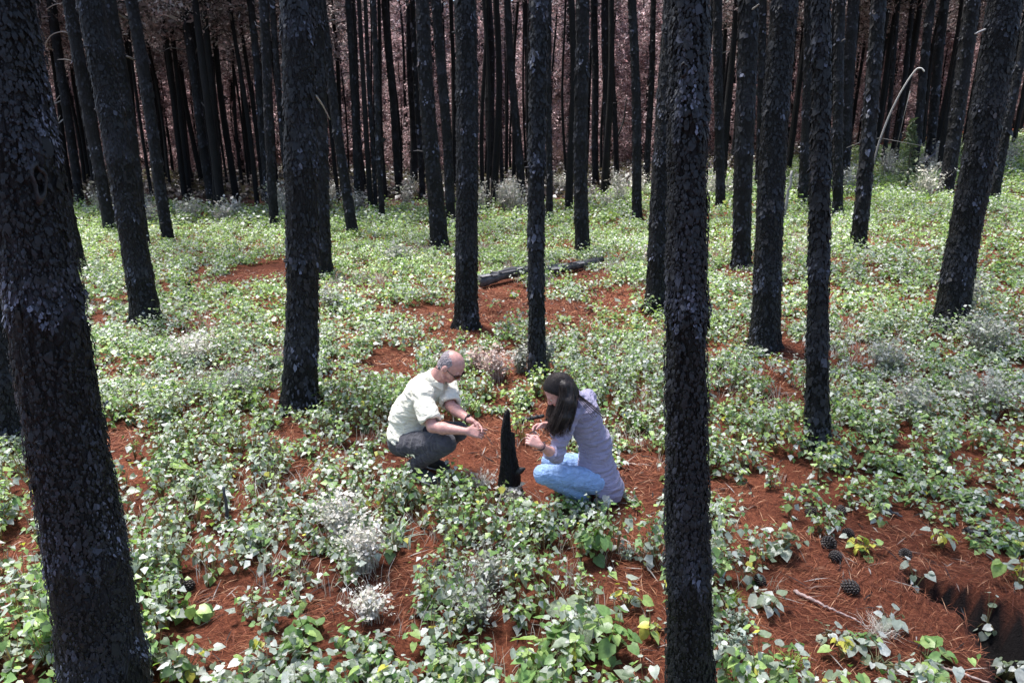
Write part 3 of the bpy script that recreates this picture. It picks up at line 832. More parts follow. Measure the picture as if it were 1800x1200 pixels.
# space kept clear for the two people and the burnt stump
CLEAR = []
for px, py, rx, ry in ((745, 822, 62, 46), (752, 850, 44, 30), (775, 800, 60, 40), (1010, 868, 75, 34), (1040, 850, 60, 40), (897, 872, 22, 26), (850, 800, 50, 60), (925, 850, 40, 40)):
    c = ground(px, py); a = ground(px, py - ry)
    CLEAR.append((c[0], c[1], rx * depth_of(c) / FPX, abs(a[1] - c[1])))
def clear_mask(x, y):
    r = np.zeros(len(x), bool)
    for cx, cy, rx, ry in CLEAR: r |= np.hypot((x - cx) / rx, (y - cy) / ry) < 1
    return r
U = MB(); ST = MB()
rs = np.random.default_rng(8)
for (y0, y1, dens, nl0, nl1, h0, h1, rad, ls, kind) in (
        (1.6, 3.1, 46, 26, 60, 0.10, 0.42, 0.16, 0.043, 0), (3.1, 7.0, 49, 26, 54, 0.11, 0.44, 0.16, 0.042, 1), (7.0, 9.0, 46, 24, 50, 0.12, 0.46, 0.18, 0.043, 2),
        (9.0, 20.0, 23, 22, 40, 0.16, 0.48, 0.26, 0.056, 2), (20.0, 44.0, 9.0, 18, 30, 0.25, 0.60, 0.42, 0.100, 2), (30.0, 64.0, 1.5, 12, 18, 0.3, 0.8, 0.8, 0.22, 2)):
    x, y = scatter(y0, y1, dens, rs)
    k = ~clear_mask(x, y) & ((y > far_limit(x)) if y1 > 60 else (y < far_limit(x) + rs.normal(0, 1.2, len(x)))); x, y = x[k], y[k]
    big = fbm(x * 1.3, y * 1.3, seed=33, octaves=2)
    hg = (h0 + (h1 - h0) * np.clip((big - 0.25) * 2, 0, 1)) * rs.uniform(0.6, 1.15, len(x))
    nl = rs.integers(nl0, nl1, len(x))
    idx, P, la, tl, ro, sz, f = plant_leaves(x, y, hg, rad * rs.uniform(0.6, 1.3, len(x)), nl, ls, rs)
    col = leaf_colours(P[:, 0], P[:, 1], f, rs)
    if y1 > 60: col = SCORCH[rs.integers(0, 6, len(P))] * 0.28  # dry brown scraps, their colour dimmed to stand for the wood's shade
    v, t, c = leaves(P, la, tl, ro, sz, col, kind)
    U.add(v, t, None, c)
    if y0 < 6:      # stems down to the root
        s_ = rs.random(len(P)) < 0.35
        top_ = P[s_]; root = np.stack([x[idx[s_]], y[idx[s_]], height(x[idx[s_]], y[idx[s_]])], 1)
        midp = (top_ * 0.45 + root * 0.55) + V3(0, 0, 0.02)
        wv = np.stack([0.002 * np.ones(len(top_)), 0.001 * np.ones(len(top_)), np.zeros(len(top_))], 1)
        vv = np.stack([root - wv, root + wv, midp - wv, midp + wv, top_ - wv * .5, top_ + wv * .5], 1).reshape(-1, 3)
        qq = (np.array([[0, 1, 3, 2], [2, 3, 5, 4]])[None] + np.arange(len(top_))[:, None, None] * 6).reshape(-1, 4)
        U.add(vv, None, qq, (0.20, 0.14, 0.08))
o = obj('leafy_undergrowth', U.mesh('leafy_undergrowth'), M_LEAF)
tag(o, 'low leafy green and grey undergrowth spread over the forest floor', 'undergrowth', None, 'stuff')

# ------------------------------------------------------------------ fallen pine needles, lying loose
def needles():
    rs = np.random.default_rng(19)
    n = 300000
    y = np.sqrt(rs.uniform(1.7 ** 2, 14 ** 2, n)); x = rs.uniform(-1, 1, n) * (0.85 * y + 0.8)
    keep = rs.random(n) < (0.12 + 0.88 * bare_mask(x, y)) * np.clip(1.25 - y / 14, 0.3, 1)
    keep &= gully_dist(x, y) > 0.2
    x, y = x[keep], y[keep]; n = len(x)
    L = rs.uniform(0.05, 0.15, n); w = rs.uniform(0.0011, 0.0019, n) * np.clip(y / 3.2, 1, 3.4)
    tw = rs.random(n) < 0.035                      # grey and black twig ends among the needles
    L = np.where(tw, L * 1.5, L); w = np.where(tw, w * 2.6, w)
    flow = fbm(x * 1.5, y * 1.5, seed=88, octaves=2) * 7
    a = flow + rs.normal(0, 0.7, n); tl = rs.normal(0.05, 0.24, n)
    d = np.stack([np.cos(a) * np.cos(tl), np.sin(a) * np.cos(tl), np.sin(tl)], 1)
    p = np.stack([x, y, height(x, y) + rs.uniform(0.004, 0.022, n)], 1)
    s = np.stack([-np.sin(a), np.cos(a), 0 * a], 1) * w[:, None]
    e0, e1 = p - d * L[:, None] / 2, p + d * L[:, None] / 2
    mid = p + V3(0, 0, 1) * (rs.uniform(0, 0.01, n))[:, None]
    v = np.stack([e0, mid - s, e1, mid + s], 1).reshape(-1, 3)
    pal = 1.5 * np.array([[0.12, 0.038, 0.02], [0.19, 0.075, 0.038], [0.06, 0.02, 0.012], [0.34, 0.19, 0.115], [0.16, 0.054, 0.026], [0.09, 0.028, 0.016]])
    c = pal[rs.choice(6, n, p=[.28, .24, .14, .07, .15, .12])] * rs.uniform(0.7, 1.2, (n, 1))
    tcol = np.array([[0.02, 0.02, 0.022], [0.28, 0.25, 0.23], [0.012, 0.012, 0.012], [0.16, 0.11, 0.09]])[rs.integers(0, 4, n)]
    c = np.where(tw[:, None], tcol, c)
    o = obj('pine_needles', mesh_np('pine_needles', v, np.arange(4 * n).reshape(n, 4), np.repeat(c, 4, 0)), M_NEEDLE)
    tag(o, 'loose rust red pine needles littering the forest floor', 'pine needles', None, 'stuff')
needles()

# ------------------------------------------------------------------ thin bleached grass and dead stalks mixed through the plants
def dry_grass():
    rs = np.random.default_rng(29)
    n = 26000
    y = np.sqrt(rs.uniform(2.0 ** 2, 17 ** 2, n)); x = rs.uniform(-1, 1, n) * (0.85 * y + 0.6)
    pn = fbm(x * 0.7, y * 0.7, seed=91, octaves=3)
    keep = (rs.random(n) < np.clip((pn - 0.54) * 5, 0.02, 0.6) * (1 - bare_mask(x, y))) & ~clear_mask(x, y) & (gully_dist(x, y) > 0.4)
    x, y = x[keep], y[keep]
    k = 6
    x = np.repeat(x, k) + rs.normal(0, 0.03, len(x) * k); y = np.repeat(y, k) + rs.normal(0, 0.03, len(y) * k)
    n = len(x)
    a = rs.uniform(0, 6.28, n); L = rs.uniform(0.06, 0.19, n); out = L * rs.uniform(0.1, 0.9, n)
    f = np.array([0, 0.5, 1.0])
    root = np.stack([x, y, height(x, y)], 1)
    d = np.stack([np.cos(a) * out, np.sin(a) * out, L], 1)
    P = root[:, None] + d[:, None] * np.stack([f ** 1.7, f ** 1.7, f - 0.2 * f ** 3], 1)[None]
    w = (0.0011 + 0.00028 * y)
    sd = np.stack([-np.sin(a), np.cos(a), 0 * a], 1)[:, None] * (w[:, None] * np.array([1, 0.8, 0.15]))[..., None]
    v = np.stack([P - sd, P + sd], 2).reshape(n, 6, 3)
    q = np.array([[0, 1, 3, 2], [2, 3, 5, 4]])[None] + np.arange(n)[:, None, None] * 6
    pal = np.array([(0.62, 0.58, 0.52), (0.48, 0.45, 0.40), (0.70, 0.66, 0.60), (0.38, 0.36, 0.28), (0.45, 0.34, 0.26)])
    c = pal[rs.integers(0, 5, n)] * rs.uniform(0.7, 1.15, (n, 1))
    o = obj('dry_grass', mesh_np('dry_grass', v.reshape(-1, 3), q.reshape(-1, 4), np.repeat(c, 6, 0)), M_DRY)
    tag(o, 'thin bleached grass and dead stalks mixed through the undergrowth', 'grass', None, 'stuff')
dry_grass()
# ------------------------------------------------------------------ burnt stump between the two people
def burnt_stump():
    b = ground(895, 868)
    top = at_y(893, 719, b[1])
    e = empty('charred_stump', b, 'charred black spire shaped stump standing between the man and the woman', 'stump')
    rs = np.random.default_rng(4)
    zt = top[2] - b[2]
    z = np.linspace(-0.06, zt, 90); seg = 28
    th = np.linspace(0, 2 * np.pi, seg, endpoint=False)
    f = np.clip(z / zt, 0, 1)
    r = 0.074 * (1 - f) + 0.026 * f + 0.016 * np.exp(-np.clip(z, 0, 9) / 0.05)
    r = np.where(f > 0.96, r * (1 - (f - 0.96) * 20), r)
    R = r[:, None] * (1 + 0.25 * np.sin(2 * th + 0.6)[None] * (1 - 0.3 * f[:, None]))
    A, B = np.cos(th)[None], np.sin(th)[None]
    nz = vnoise(A * 3.0, B * 3.0, z[:, None] * 6, seed=12); n2 = vnoise(A * 7, B * 7, z[:, None] * 30, seed=13)
    R = R * (0.78 + 0.45 * nz) + 0.006 * (n2 - 0.5)
    # a step on the right where wood has burnt away near the tip
    R = R * np.where((f[:, None] > 0.72) & (A > 0.1), 0.55, 1.0)
    cx = b[0] + (top[0] - b[0]) * f + 0.006 * np.sin(z * 9)
    P = np.stack([cx[:, None] + R * A, b[1] + R * B, np.broadcast_to((b[2] + z)[:, None], R.shape)], -1)
    n, m = R.shape
    i = np.arange(n - 1)[:, None] * m; j = np.arange(m)[None]; k = (j + 1) % m
    pat = np.clip(0.35 + 1.5 * (vnoise(A * 4, B * 4, z[:, None] * 12, seed=15) - 0.5), 0, 0.9)
    obj('trunk', mesh_np('trunk', P, np.stack([i + j, i + k, i + k + m, i + j + m], -1).reshape(-1, 4), np.repeat(pat.reshape(-1, 1), 3, 1), True), M_BARK, e)
    # flaky side knob low on the right
    mb = MB()
    c = at_y(920, 826, b[1])
    mb.tube([V3(b[0] + 0.03, b[1], c[2] - 0.03), c + V3(-0.02, 0, 0), c + V3(0.012, -0.01, 0.02)], [0.03, 0.026, 0.008], 8, (0.02, 0.02, 0.022))
    obj('side_knob', mb.mesh('side_knob', True), M_CHAR, e)
    # dry pale bark strips splayed at the foot
    for s in range(7):
        mb = MB(); a = rs.uniform(0, 6.28)
        p0 = b + V3(math.cos(a) * 0.05, math.sin(a) * 0.05 - 0.03, 0.01)
        p1 = p0 + V3(math.cos(a) * 0.10, math.sin(a) * 0.05 - 0.02, rs.uniform(0.08, 0.2))
        mb.tube([p0, (p0 + p1) / 2 + V3(0, 0, 0.03), p1], [0.006, 0.005, 0.002], 5, (0.42, 0.38, 0.34), True, 0.4)
        obj('bark_strip', mb.mesh('bark_strip', True), M_WOOD, e)
burnt_stump()

# ------------------------------------------------------------------ wood lying about
def stick(name, pxs, r0, r1, col, label, cat, lift=0.01, group=None, mat=None, seg=7, dry=False):
    pts = np.array([ground(px, py) + V3(0, 0, lift + r0 * 0.7 + dz) for px, py, dz in pxs])
    t = np.linspace(0, len(pts) - 1, 8 * len(pts))
    sm = np.stack([np.interp(t, range(len(pts)), pts[:, i]) for i in range(3)], 1)
    rs = np.random.default_rng(int(pxs[0][0] * 7 + pxs[0][1]))
    sm[1:-1] += rs.normal(0, r0 * 0.25, (len(sm) - 2, 3))
    rr = np.linspace(r0, r1, len(sm)) * rs.uniform(0.85, 1.15, len(sm))
    mb = MB(); mb.tube(sm, rr, seg, np.array(col) * rs.uniform(0.7, 1.3, (len(sm), 1)))
    o = obj(name, mb.mesh(name, True), mat or M_WOOD)
    tag(o, label, cat, group)
    return o
def upright(name, px, py, tpx, tpy, r0, r1, col, label, cat, mat=None, bend=0.0):
    b = ground(px, py); t = at_y(tpx, tpy, b[1] - bend)
    f = np.linspace(0, 1, 12)[:, None]
    pts = (b - V3(0, 0, 0.03)) * (1 - f) + t * f
    rs = np.random.default_rng(int(px))
    pts[1:-1] += rs.normal(0, r0 * 0.3, (10, 3))
    mb = MB(); mb.tube(pts, np.linspace(r0, r1, 12), 8, np.array(col) * rs.uniform(0.7, 1.3, (12, 1)))
    return tag(obj(name, mb.mesh(name, True), mat or M_CHAR), label, cat)
def fallen_log():
    a, b = ground(845, 508), ground(1058, 464)
    e = empty('fallen_log', (a + b) / 2, 'burnt fallen log lying across the clearing behind the two people', 'log')
    n = 50
    f = np.linspace(0, 1, n)
    for nm, f0, f1, r, dy in (('log_wood', 0, 1, 0.10, 0.0),):
        p = a[None] * (1 - f[:, None]) + b[None] * f[:, None]
        p[:, 2] = height(p[:, 0], p[:, 1]) + 0.13 + 0.03 * np.sin(f * 5)
        rs = np.random.default_rng(2)
        seg = 18; th = np.linspace(0, 2 * np.pi, seg, endpoint=False)
        mb = MB()
        mb.tube(p, r * (1.05 - 0.35 * f) * rs.uniform(0.92, 1.08, n), seg, np.array((0.05, 0.05, 0.055)) * rs.uniform(0.5, 1.8, (n, 1)))
        obj(nm, mb.mesh(nm, True), M_CHAR, e)
    rs = np.random.default_rng(6)
    for k in range(26):       # peeling grey plates along the top
        q = rs.uniform(0.03, 0.97); c = a * (1 - q) + b * q; c[2] = float(height(c[0], c[1])) + 0.13 + 0.03 * math.sin(q * 5)
        rr = 0.10 * (1.05 - 0.35 * q)
        ang = rs.uniform(-1.2, 0.9); ax = (b - a) / np.linalg.norm(b - a); side = np.cross(ax, V3(0, 0, 1)); side /= np.linalg.norm(side)
        nrm = side * math.sin(ang) + V3(0, 0, 1) * math.cos(ang); tg = np.cross(nrm, ax)
        L, w = rs.uniform(0.08, 0.22), rs.uniform(0.02, 0.05)
        c = c + nrm * (rr + 0.004)
        mb = MB()
        top_ = np.array([c - ax * L + tg * w * .6, c - ax * L * .3 + tg * w, c + ax * L + tg * w * .5, c + ax * L * .8 - tg * w, c - ax * L * .7 - tg * w]) + nrm * 0.006
        bot = top_ - nrm * 0.014
        mb.add(np.concatenate([top_, bot]), [[0, 1, 2], [0, 2, 3], [0, 3, 4]], [[i, (i + 1) % 5, 5 + (i + 1) % 5, 5 + i] for i in range(5)], (0.20, 0.20, 0.21) if rs.random() < .6 else (0.07, 0.07, 0.08))
        obj('bark_plate', mb.mesh('bark_plate'), M_WOOD, e)
fallen_log()
def bent_sapling():
    b = ground(1526, 348)
    path = [(1526, 348, 0), (1532, 300, 0), (1545, 250, 0), (1562, 205, 0), (1580, 168, -.1), (1598, 138, -.2), (1612, 120, -.3), (1620, 120, -.35), (1625, 126, -.4)]
    pts = np.array([at_y(x, y, b[1] + d) for x, y, d in path]); pts[0, 2] -= 0.1
    t = np.linspace(0, len(pts) - 1, 40)
    sm = np.stack([np.interp(t, range(len(pts)), pts[:, i]) for i in range(3)], 1)
    for _ in range(2): sm[1:-1] = (sm[:-2] + 2 * sm[1:-1] + sm[2:]) / 4
    e = empty('dead_sapling', b, 'pale dead sapling bent over at the tip, leaning at upper right', 'sapling')
    mb = MB()
    colf = np.linspace(0, 1, 40)[:, None]
    mb.tube(sm, np.linspace(0.034, 0.018, 40), 8, np.array((0.10, 0.095, 0.10)) * (1 - colf) + np.array((0.62, 0.60, 0.58)) * colf)
    obj('stem', mb.mesh('stem', True), M_WOOD, e)
    for ln in ([(1548, 243, 0), (1525, 245, -.2), (1488, 260, -.4)], [(1548, 243, 0), (1575, 248, -.2), (1628, 258, -.4)], [(1600, 160, .1), (1590, 200, .2), (1572, 275, .4)]):
        q = np.array([at_y(x, y, b[1] + d) for x, y, d in ln])
        mb = MB(); mb.tube(q, [0.013, 0.009, 0.006], 5, (0.22, 0.21, 0.2))
        obj('side_branch', mb.mesh('side_branch', True), M_WOOD, e)
bent_sapling()
stick('fallen_branch', [(1395, 1043, 0), (1430, 1062, .01), (1470, 1078, 0), (1515, 1096, -.01)], 0.011, 0.004, (0.36, 0.26, 0.24), 'pale curved branch lying on bare needles at lower right', 'branch')
stick('fallen_branch', [(1278, 832, 0), (1295, 838, .01), (1312, 848, 0)], 0.010, 0.005, (0.34, 0.28, 0.26), 'short pale branch beside the right edge of the foreground trunk', 'branch')
stick('fallen_branch', [(904, 752, .03), (928, 750, .05), (955, 746, .06)], 0.026, 0.018, (0.02, 0.02, 0.022), 'black charred branch lying behind the spire stump between the people', 'branch', mat=M_CHAR)
stick('fallen_branch', [(748, 642, 0), (762, 634, .02), (780, 628, 0)], 0.016, 0.008, (0.40, 0.37, 0.33), 'short pale branch on the needles behind the man\'s head', 'branch')
stick('fallen_branch', [(655, 1135, 0), (668, 1123, .01), (682, 1112, 0)], 0.009, 0.006, (0.40, 0.28, 0.25), 'short pinkish stick on needles at the bottom left of centre', 'branch')
stick('fallen_branch', [(1268, 1050, 0), (1280, 1075, .01), (1292, 1100, 0)], 0.005, 0.003, (0.3, 0.22, 0.2), 'thin curved twig between the foreground trunk and the grass tuft', 'branch')
stick('fallen_branch', [(1640, 1172, 0), (1690, 1190, .01), (1740, 1205, 0)], 0.008, 0.004, (0.36, 0.27, 0.24), 'thin twig on the red bank at the bottom right', 'branch')
stick('fallen_branch', [(1695, 938, 0), (1730, 946, .01), (1765, 950, 0)], 0.022, 0.015, (0.015, 0.014, 0.014), 'black burnt branch in the needles at the right edge', 'branch', mat=M_CHAR)
stick('fallen_branch', [(1535, 888, 0), (1560, 903, .01), (1585, 912, 0)], 0.016, 0.008, (0.05, 0.05, 0.055), 'dark grey branch on needles in the right foreground', 'branch', mat=M_CHAR)
stick('fallen_branch', [(505, 1055, 0), (525, 1043, .02), (534, 1026, .03)], 0.005, 0.003, (0.42, 0.34, 0.30), 'thin pale twig on needles at lower left', 'branch')
upright('charred_stick', 404, 938, 393, 855, 0.016, 0.008, (0.05, 0.05, 0.06), 'thin charred stick standing in leaves in the left foreground', 'stick')
upright('charred_stick', 327, 532, 334, 492, 0.05, 0.02, (0.02, 0.02, 0.02), 'short black stub standing in leaves right of the leaning left pine', 'stick')
upright('charred_stick', 176, 742, 188, 704, 0.03, 0.014, (0.08, 0.085, 0.11), 'bluish grey stub leaning beside the thick left trunk', 'stick')
upright('charred_stick', 1376, 392, 1392, 300, 0.05, 0.03, (0.30, 0.29, 0.28), 'pale thin dead pole leaning between dark trunks right of the foreground trunk', 'stick', M_WOOD)

# ------------------------------------------------------------------ pine cones
def cone_mesh():
    mb = MB(); rs = np.random.default_rng(3)
    n = 84; ga = math.pi * (3 - 5 ** 0.5)
    core = np.array([[0, 0, -0.045 + 0.0105 * i] for i in range(9)])
    mb.tube(core, 0.018 * np.sin(np.linspace(0.4, 2.8, 9)) + 0.003, 8, (0.02, 0.014, 0.012))
    for i in range(n):
        f = i / (n - 1); zc = -0.045 + 0.088 * f
        r = 0.034 * math.sin(min(math.pi, 0.35 + f * 2.55)) + 0.004
        a = i * ga; o = V3(math.cos(a), math.sin(a), 0); t = V3(-math.sin(a), math.cos(a), 0); up = V3(0, 0, 1)
        w = 0.008 * (0.7 + 0.6 * math.sin(f * math.pi))
        p0 = o * 0.010 + up * (zc - 0.006); p1 = o * r + up * (zc + 0.004)
        v = [p0, p1 + t * w - up * 0.002, p1 + o * 0.005 + up * 0.005, p1 - t * w - up * 0.002, p1 - up * 0.006]
        mb.add(v, [[0, 1, 2], [0, 2, 3], [1, 4, 2], [2, 4, 3], [0, 3, 4], [0, 4, 1]], None, np.array([(0.015, 0.012, 0.012), (0.05, 0.04, 0.038), (0.09, 0.075, 0.07), (0.05, 0.04, 0.038), (0.02, 0.016, 0.015)]))
    return mb.mesh('pine_cone')
CONE = cone_mesh(); CONE.materials.append(M_CHAR)
CONES = [(1455, 962, 1.25, 'dark pine cone, largest one on the needles at lower right'), (1467, 984, 1.0, 'pine cone touching the largest one from below'), (1494, 1040, 1.2, 'round dark pine cone lying above the pale curved branch'),
         (1590, 980, 1.0, 'dark pine cone on open needles right of the largest cone'), (1425, 905, 1.0, 'pine cone in leaves, left of a close pair'), (1478, 902, 0.9, 'pine cone in leaves, right of a close pair'),
         (1308, 822, 1.0, 'pine cone just right of the foreground trunk'), (1490, 942, 0.9, 'pine cone under leaves above the largest one'), (772, 1000, 1.0, 'dark pine cone among leaves below the man'),
         (330, 1035, 1.1, 'dark pine cone beside the thick left trunk'), (812, 602, 1.3, 'dark pine cone on bare needles just behind the man\'s head'), (1412, 865, 0.9, 'small pine cone right of the short pale branch'), (1335, 1025, 0.9, 'pine cone on needles above the green grass tuft')]
for i, (px, py, s, lab) in enumerate(CONES):
    g = ground(px, py)
    o = bpy.data.objects.new('pine_cone', CONE); C.objects.link(o)
    s *= 0.95
    o.location = (g[0], g[1], g[2] + 0.030 * s); o.scale = (s, s, s)
    o.rotation_euler = (1.35 + 0.3 * math.sin(i), 0.3 * math.cos(i * 2), i * 1.9)
    tag(o, lab, 'pine cone', 'pine cones on the needles')

# ------------------------------------------------------------------ dry weeds, grasses, a green pine sapling, single leafy plants
def tuft(name, base, hgt, spread, n, seed, pal, mat, label, cat, group=None, leaflets=0, width=0.003, lean=(0, 0), llen=0.03):
    rs = np.random.default_rng(seed)
    pal = np.asarray(pal, float)
    m = n
    a = rs.uniform(0, 2 * np.pi, m); L = hgt * rs.uniform(0.45, 1.05, m); out = spread * rs.uniform(0.1, 1.0, m)
    f = np.linspace(0, 1, 5)
    root = np.stack([base[0] + rs.normal(0, spread * 0.16, m), base[1] + rs.normal(0, spread * 0.16, m), np.full(m, base[2] - 0.01)], 1)
    d = np.stack([np.cos(a) * out + lean[0], np.sin(a) * out + lean[1], L], 1)
    wig = rs.normal(0, 0.05, (m, 5, 3)) * hgt * f[None, :, None]
    P = root[:, None] + d[:, None] * np.stack([f ** 1.6, f ** 1.6, f - 0.18 * f ** 3], 1)[None] + wig
    side = np.stack([-np.sin(a), np.cos(a), 0 * a], 1)[:, None] * (width * (1.05 - f))[None, :, None]
    v = np.stack([P - side, P + side], 2).reshape(m, 10, 3)
    q = np.array([[2 * i, 2 * i + 1, 2 * i + 3, 2 * i + 2] for i in range(4)])[None] + np.arange(m)[:, None, None] * 10
    col = pal[rs.integers(0, len(pal), m)] * rs.uniform(0.75, 1.2, (m, 1))
    mb = MB(); mb.add(v.reshape(-1, 3), None, q.reshape(-1, 4), np.repeat(col, 10, 0))
    e = empty(name, base, label, cat, group)
    obj('stems', mb.mesh('stems'), mat, e)['kind'] = 'stuff'
    if leaflets:
        k = rs.integers(0, m, leaflets); t = rs.uniform(0.25, 1.0, leaflets) ** 0.8 * 3.99
        i0 = t.astype(int); fr = (t - i0)[:, None]
        pos = P[k, i0] * (1 - fr) + P[k, i0 + 1] * fr
        ya = rs.uniform(0, 6.28, leaflets)
        v, tt, c = leaves(pos, ya, rs.normal(-0.2, 0.6, leaflets), rs.normal(0, 0.5, leaflets), llen * rs.lognormal(0, 0.35, leaflets), pal[rs.integers(0, len(pal), leaflets)] * rs.uniform(0.8, 1.25, (leaflets, 1)), 2)
        mb = MB(); mb.add(v, tt, None, c)
        obj('leaflets', mb.mesh('leaflets'), mat, e)['kind'] = 'stuff'
    return e
WHITE = [(0.70, 0.66, 0.59), (0.80, 0.77, 0.71), (0.56, 0.51, 0.46), (0.46, 0.46, 0.36)]
PINK = [(0.52, 0.40, 0.36), (0.60, 0.52, 0.48), (0.42, 0.28, 0.24)]
GREY = [(0.36, 0.36, 0.33), (0.46, 0.46, 0.42), (0.28, 0.29, 0.25), (0.30, 0.34, 0.22)]
NEAR_DRY = [
 (640, 1000, .42, .20, 150, 420, WHITE, 'bleached dry weed clump, brightest one in the lower left of centre'),
 (598, 945, .46, .20, 110, 300, WHITE, 'tall bleached dry weed standing behind the brightest clump'),
 (650, 1085, .26, .18, 90, 220, WHITE, 'low bleached dry weed in front of the brightest clump'),
 (860, 1030, .34, .20, 110, 260, GREY, 'grey dry weed among leaves below the spire stump'),
 (835, 1095, .34, .20, 110, 260, GREY, 'grey dry weed at the bottom below the stump, nearest the big leaves'),
 (870, 668, .46, .24, 130, 260, PINK, 'pinkish dry weed clump between the man\'s head and the woman\'s pine'),
 (838, 655, .36, .18, 80, 160, PINK, 'small pinkish dry weed just right of the man\'s head'),
 (915, 655, .42, .18, 90, 220, GREY, 'grey weed at the left foot of the woman\'s pine'),
 (958, 648, .50, .16, 70, 260, GREY, 'grey leafy weed climbing the right foot of the woman\'s pine'),
 (1335, 600, .75, .26, 70, 90, GREY, 'tall dry grey twigs against the base of a charred pine at right'),
 (1690, 560, .8, .35, 120, 300, GREY, 'grey weed in front of the big right leaning pine'),
 (1735, 620, .6, .5, 150, 380, GREY, 'broad grey weed patch right of the big right leaning pine'),
 (1600, 735, .5, .35, 130, 300, GREY, 'grey weed clump right of the slender pine'),
 (1725, 720, .5, .4, 150, 320, GREY, 'grey weed clump near the right edge at mid height'),
 (1555, 650, .45, .35, 110, 260, GREY, 'grey weed clump left of the big right leaning pine'),
 (585, 545, .5, .3, 100, 220, GREY, 'grey weed right of the broad pine'),
 (345, 640, .5, .35, 120, 260, WHITE, 'whitish weed clump right of the leaning left pine, lower one'),
 (420, 700, .42, .3, 110, 240, GREY, 'grey weed clump left of the broad pine\'s foot'),
 (700, 470, .6, .4, 110, 240, GREY, 'grey weed clump behind the man\'s pine to its left'),
 (1160, 470, .6, .5, 130, 280, WHITE, 'whitish weed clump right of the fallen log'),
 (900, 880, .16, .12, 60, 40, WHITE, 'pale dry grass around the foot of the spire stump'),
 (845, 855, .16, .16, 70, 40, WHITE, 'pale dry grass on needles left of the spire stump'),
 (1545, 1110, .10, .14, 90, 0, WHITE, 'flattened pale dry grass lying on the red bank'),
]
for i, (px, py, h, sp, n, lf, pal, lab) in enumerate(NEAR_DRY):
    tuft('dry_weed', ground(px, py), h, sp, int(n * 1.9), 500 + i, pal, M_DRY, lab, 'weed', 'dry weeds', int(lf * 2.6), 0.0014 + 0.0003 * depth_of(ground(px, py)) / 3, (0, 0), 0.006 + 0.0030 * depth_of(ground(px, py)))
rs = np.random.default_rng(15)
FAR_DRY = [(1090, 362, 1.5, 'pale dry shrub standing in front of the bright pink gap'), (1625, 352, 1.2, 'pale dry shrub right of the green pine sapling'), (335, 392, 1.1, 'pale dry shrub at the far left wood edge'),
           (880, 358, 1.2, 'pale dry shrub behind the leaning pine left of the woman\'s pine'), (985, 340, 1.2, 'pale dry shrub in the distance right of the woman\'s pine')]
for i, (px, py, h, lab) in enumerate(FAR_DRY):
    tuft('dry_shrub', ground(px, py), h, 0.7, 110, 700 + i, GREY + WHITE, M_DRY, lab, 'shrub', 'pale dry shrubs', 260, 0.009, (0, 0), 0.075)
for i in range(64):
    px = rs.uniform(150, 1795); edge = np.interp(px, [150, 600, 1100, 1400, 1800], [402, 372, 360, 340, 300])
    py = edge + rs.uniform(-22, 10)
    g = ground(px, py)
    if g[1] > 44: continue
    tuft('dry_shrub', g, rs.uniform(0.8, 1.6), 0.55, 80, 800 + i, WHITE + GREY, M_DRY, 'pale wispy dry shrub along the far edge of the clearing', 'shrub', 'wispy shrubs along the far edge', 170, 0.008, (0, 0), 0.075)
GR = [(0.20, 0.36, 0.05), (0.28, 0.45, 0.08), (0.13, 0.25, 0.04)]
SIL = [(0.34, 0.40, 0.36), (0.42, 0.46, 0.42), (0.24, 0.30, 0.25)]
tuft('grass_tuft', ground(1285, 1062), 0.14, 0.09, 60, 21, GR, M_GREEN, 'small bright green grass tuft right of the foreground trunk', 'grass', 'grass tufts')
tuft('grass_tuft', ground(1395, 1172), 0.11, 0.11, 80, 22, GR, M_GREEN, 'bright green grass tuft at the bottom on bare needles', 'grass', 'grass tufts')
tuft('silver_herb', ground(1296, 1150), 0.20, 0.10, 50, 23, SIL, M_GREEN, 'silvery feathery herb at the foot of the foreground trunk', 'herb', 'silvery herbs', 160, 0.003, (0, 0), 0.02)
tuft('silver_herb', ground(1295, 1105), 0.14, 0.08, 40, 24, SIL, M_GREEN, 'small silvery herb just above the larger silvery one', 'herb', 'silvery herbs', 120, 0.003, (0, 0), 0.02)
tuft('silver_herb', ground(700, 955), 0.20, 0.20, 34, 25, SIL, M_GREEN, 'spiky silver green rosette with long radiating leaves below the man', 'herb', 'silvery herbs', 0, 0.012)
tuft('silver_herb', ground(1105, 980), 0.12, 0.09, 40, 26, SIL, M_GREEN, 'small silvery herb on bare needles left of the foreground trunk', 'herb', 'silvery herbs', 90, 0.003, (0, 0), 0.018)
def pine_sapling():
    b = ground(1592, 340); t = at_y(1604, 212, b[1])
    e = empty('pine_sapling', b, 'young green pine sapling in the shade at upper right', 'sapling')
    H_ = t[2] - b[2]
    mb = MB(); mb.tube([b - V3(0, 0, .1), (b + t) / 2 + V3(.03, 0, 0), t], [0.035, 0.025, 0.01], 6, (0.10, 0.09, 0.07)); obj('trunk', mb.mesh('trunk', True), M_WOOD, e)
    rs = np.random.default_rng(9); n = 700
    f = rs.uniform(0.12, 1, n); r = 0.42 * (1.05 - f) ** 0.7 * rs.beta(2, 1.2, n); a = rs.integers(0, 9, n) * 0.7 + rs.normal(0, 0.2, n) + (f * 9).astype(int)
    pos = b[None] + (t - b)[None] * f[:, None] + np.stack([np.cos(a) * r, np.sin(a) * r, 0.25 * r + rs.normal(0, 0.03, n)], 1)
    col = np.array([(0.10, 0.14, 0.08), (0.17, 0.20, 0.13), (0.06, 0.09, 0.05)])[rs.integers(0, 3, n)]
    v, q, c = quads_cloud(pos, rs.normal(size=(n, 3)), 0.13 * rs.lognormal(0, .3, n), 0.3, rs, col)
    mb = MB(); mb.add(v, None, q, c); obj('crown', mb.mesh('crown'), M_GREEN, e)
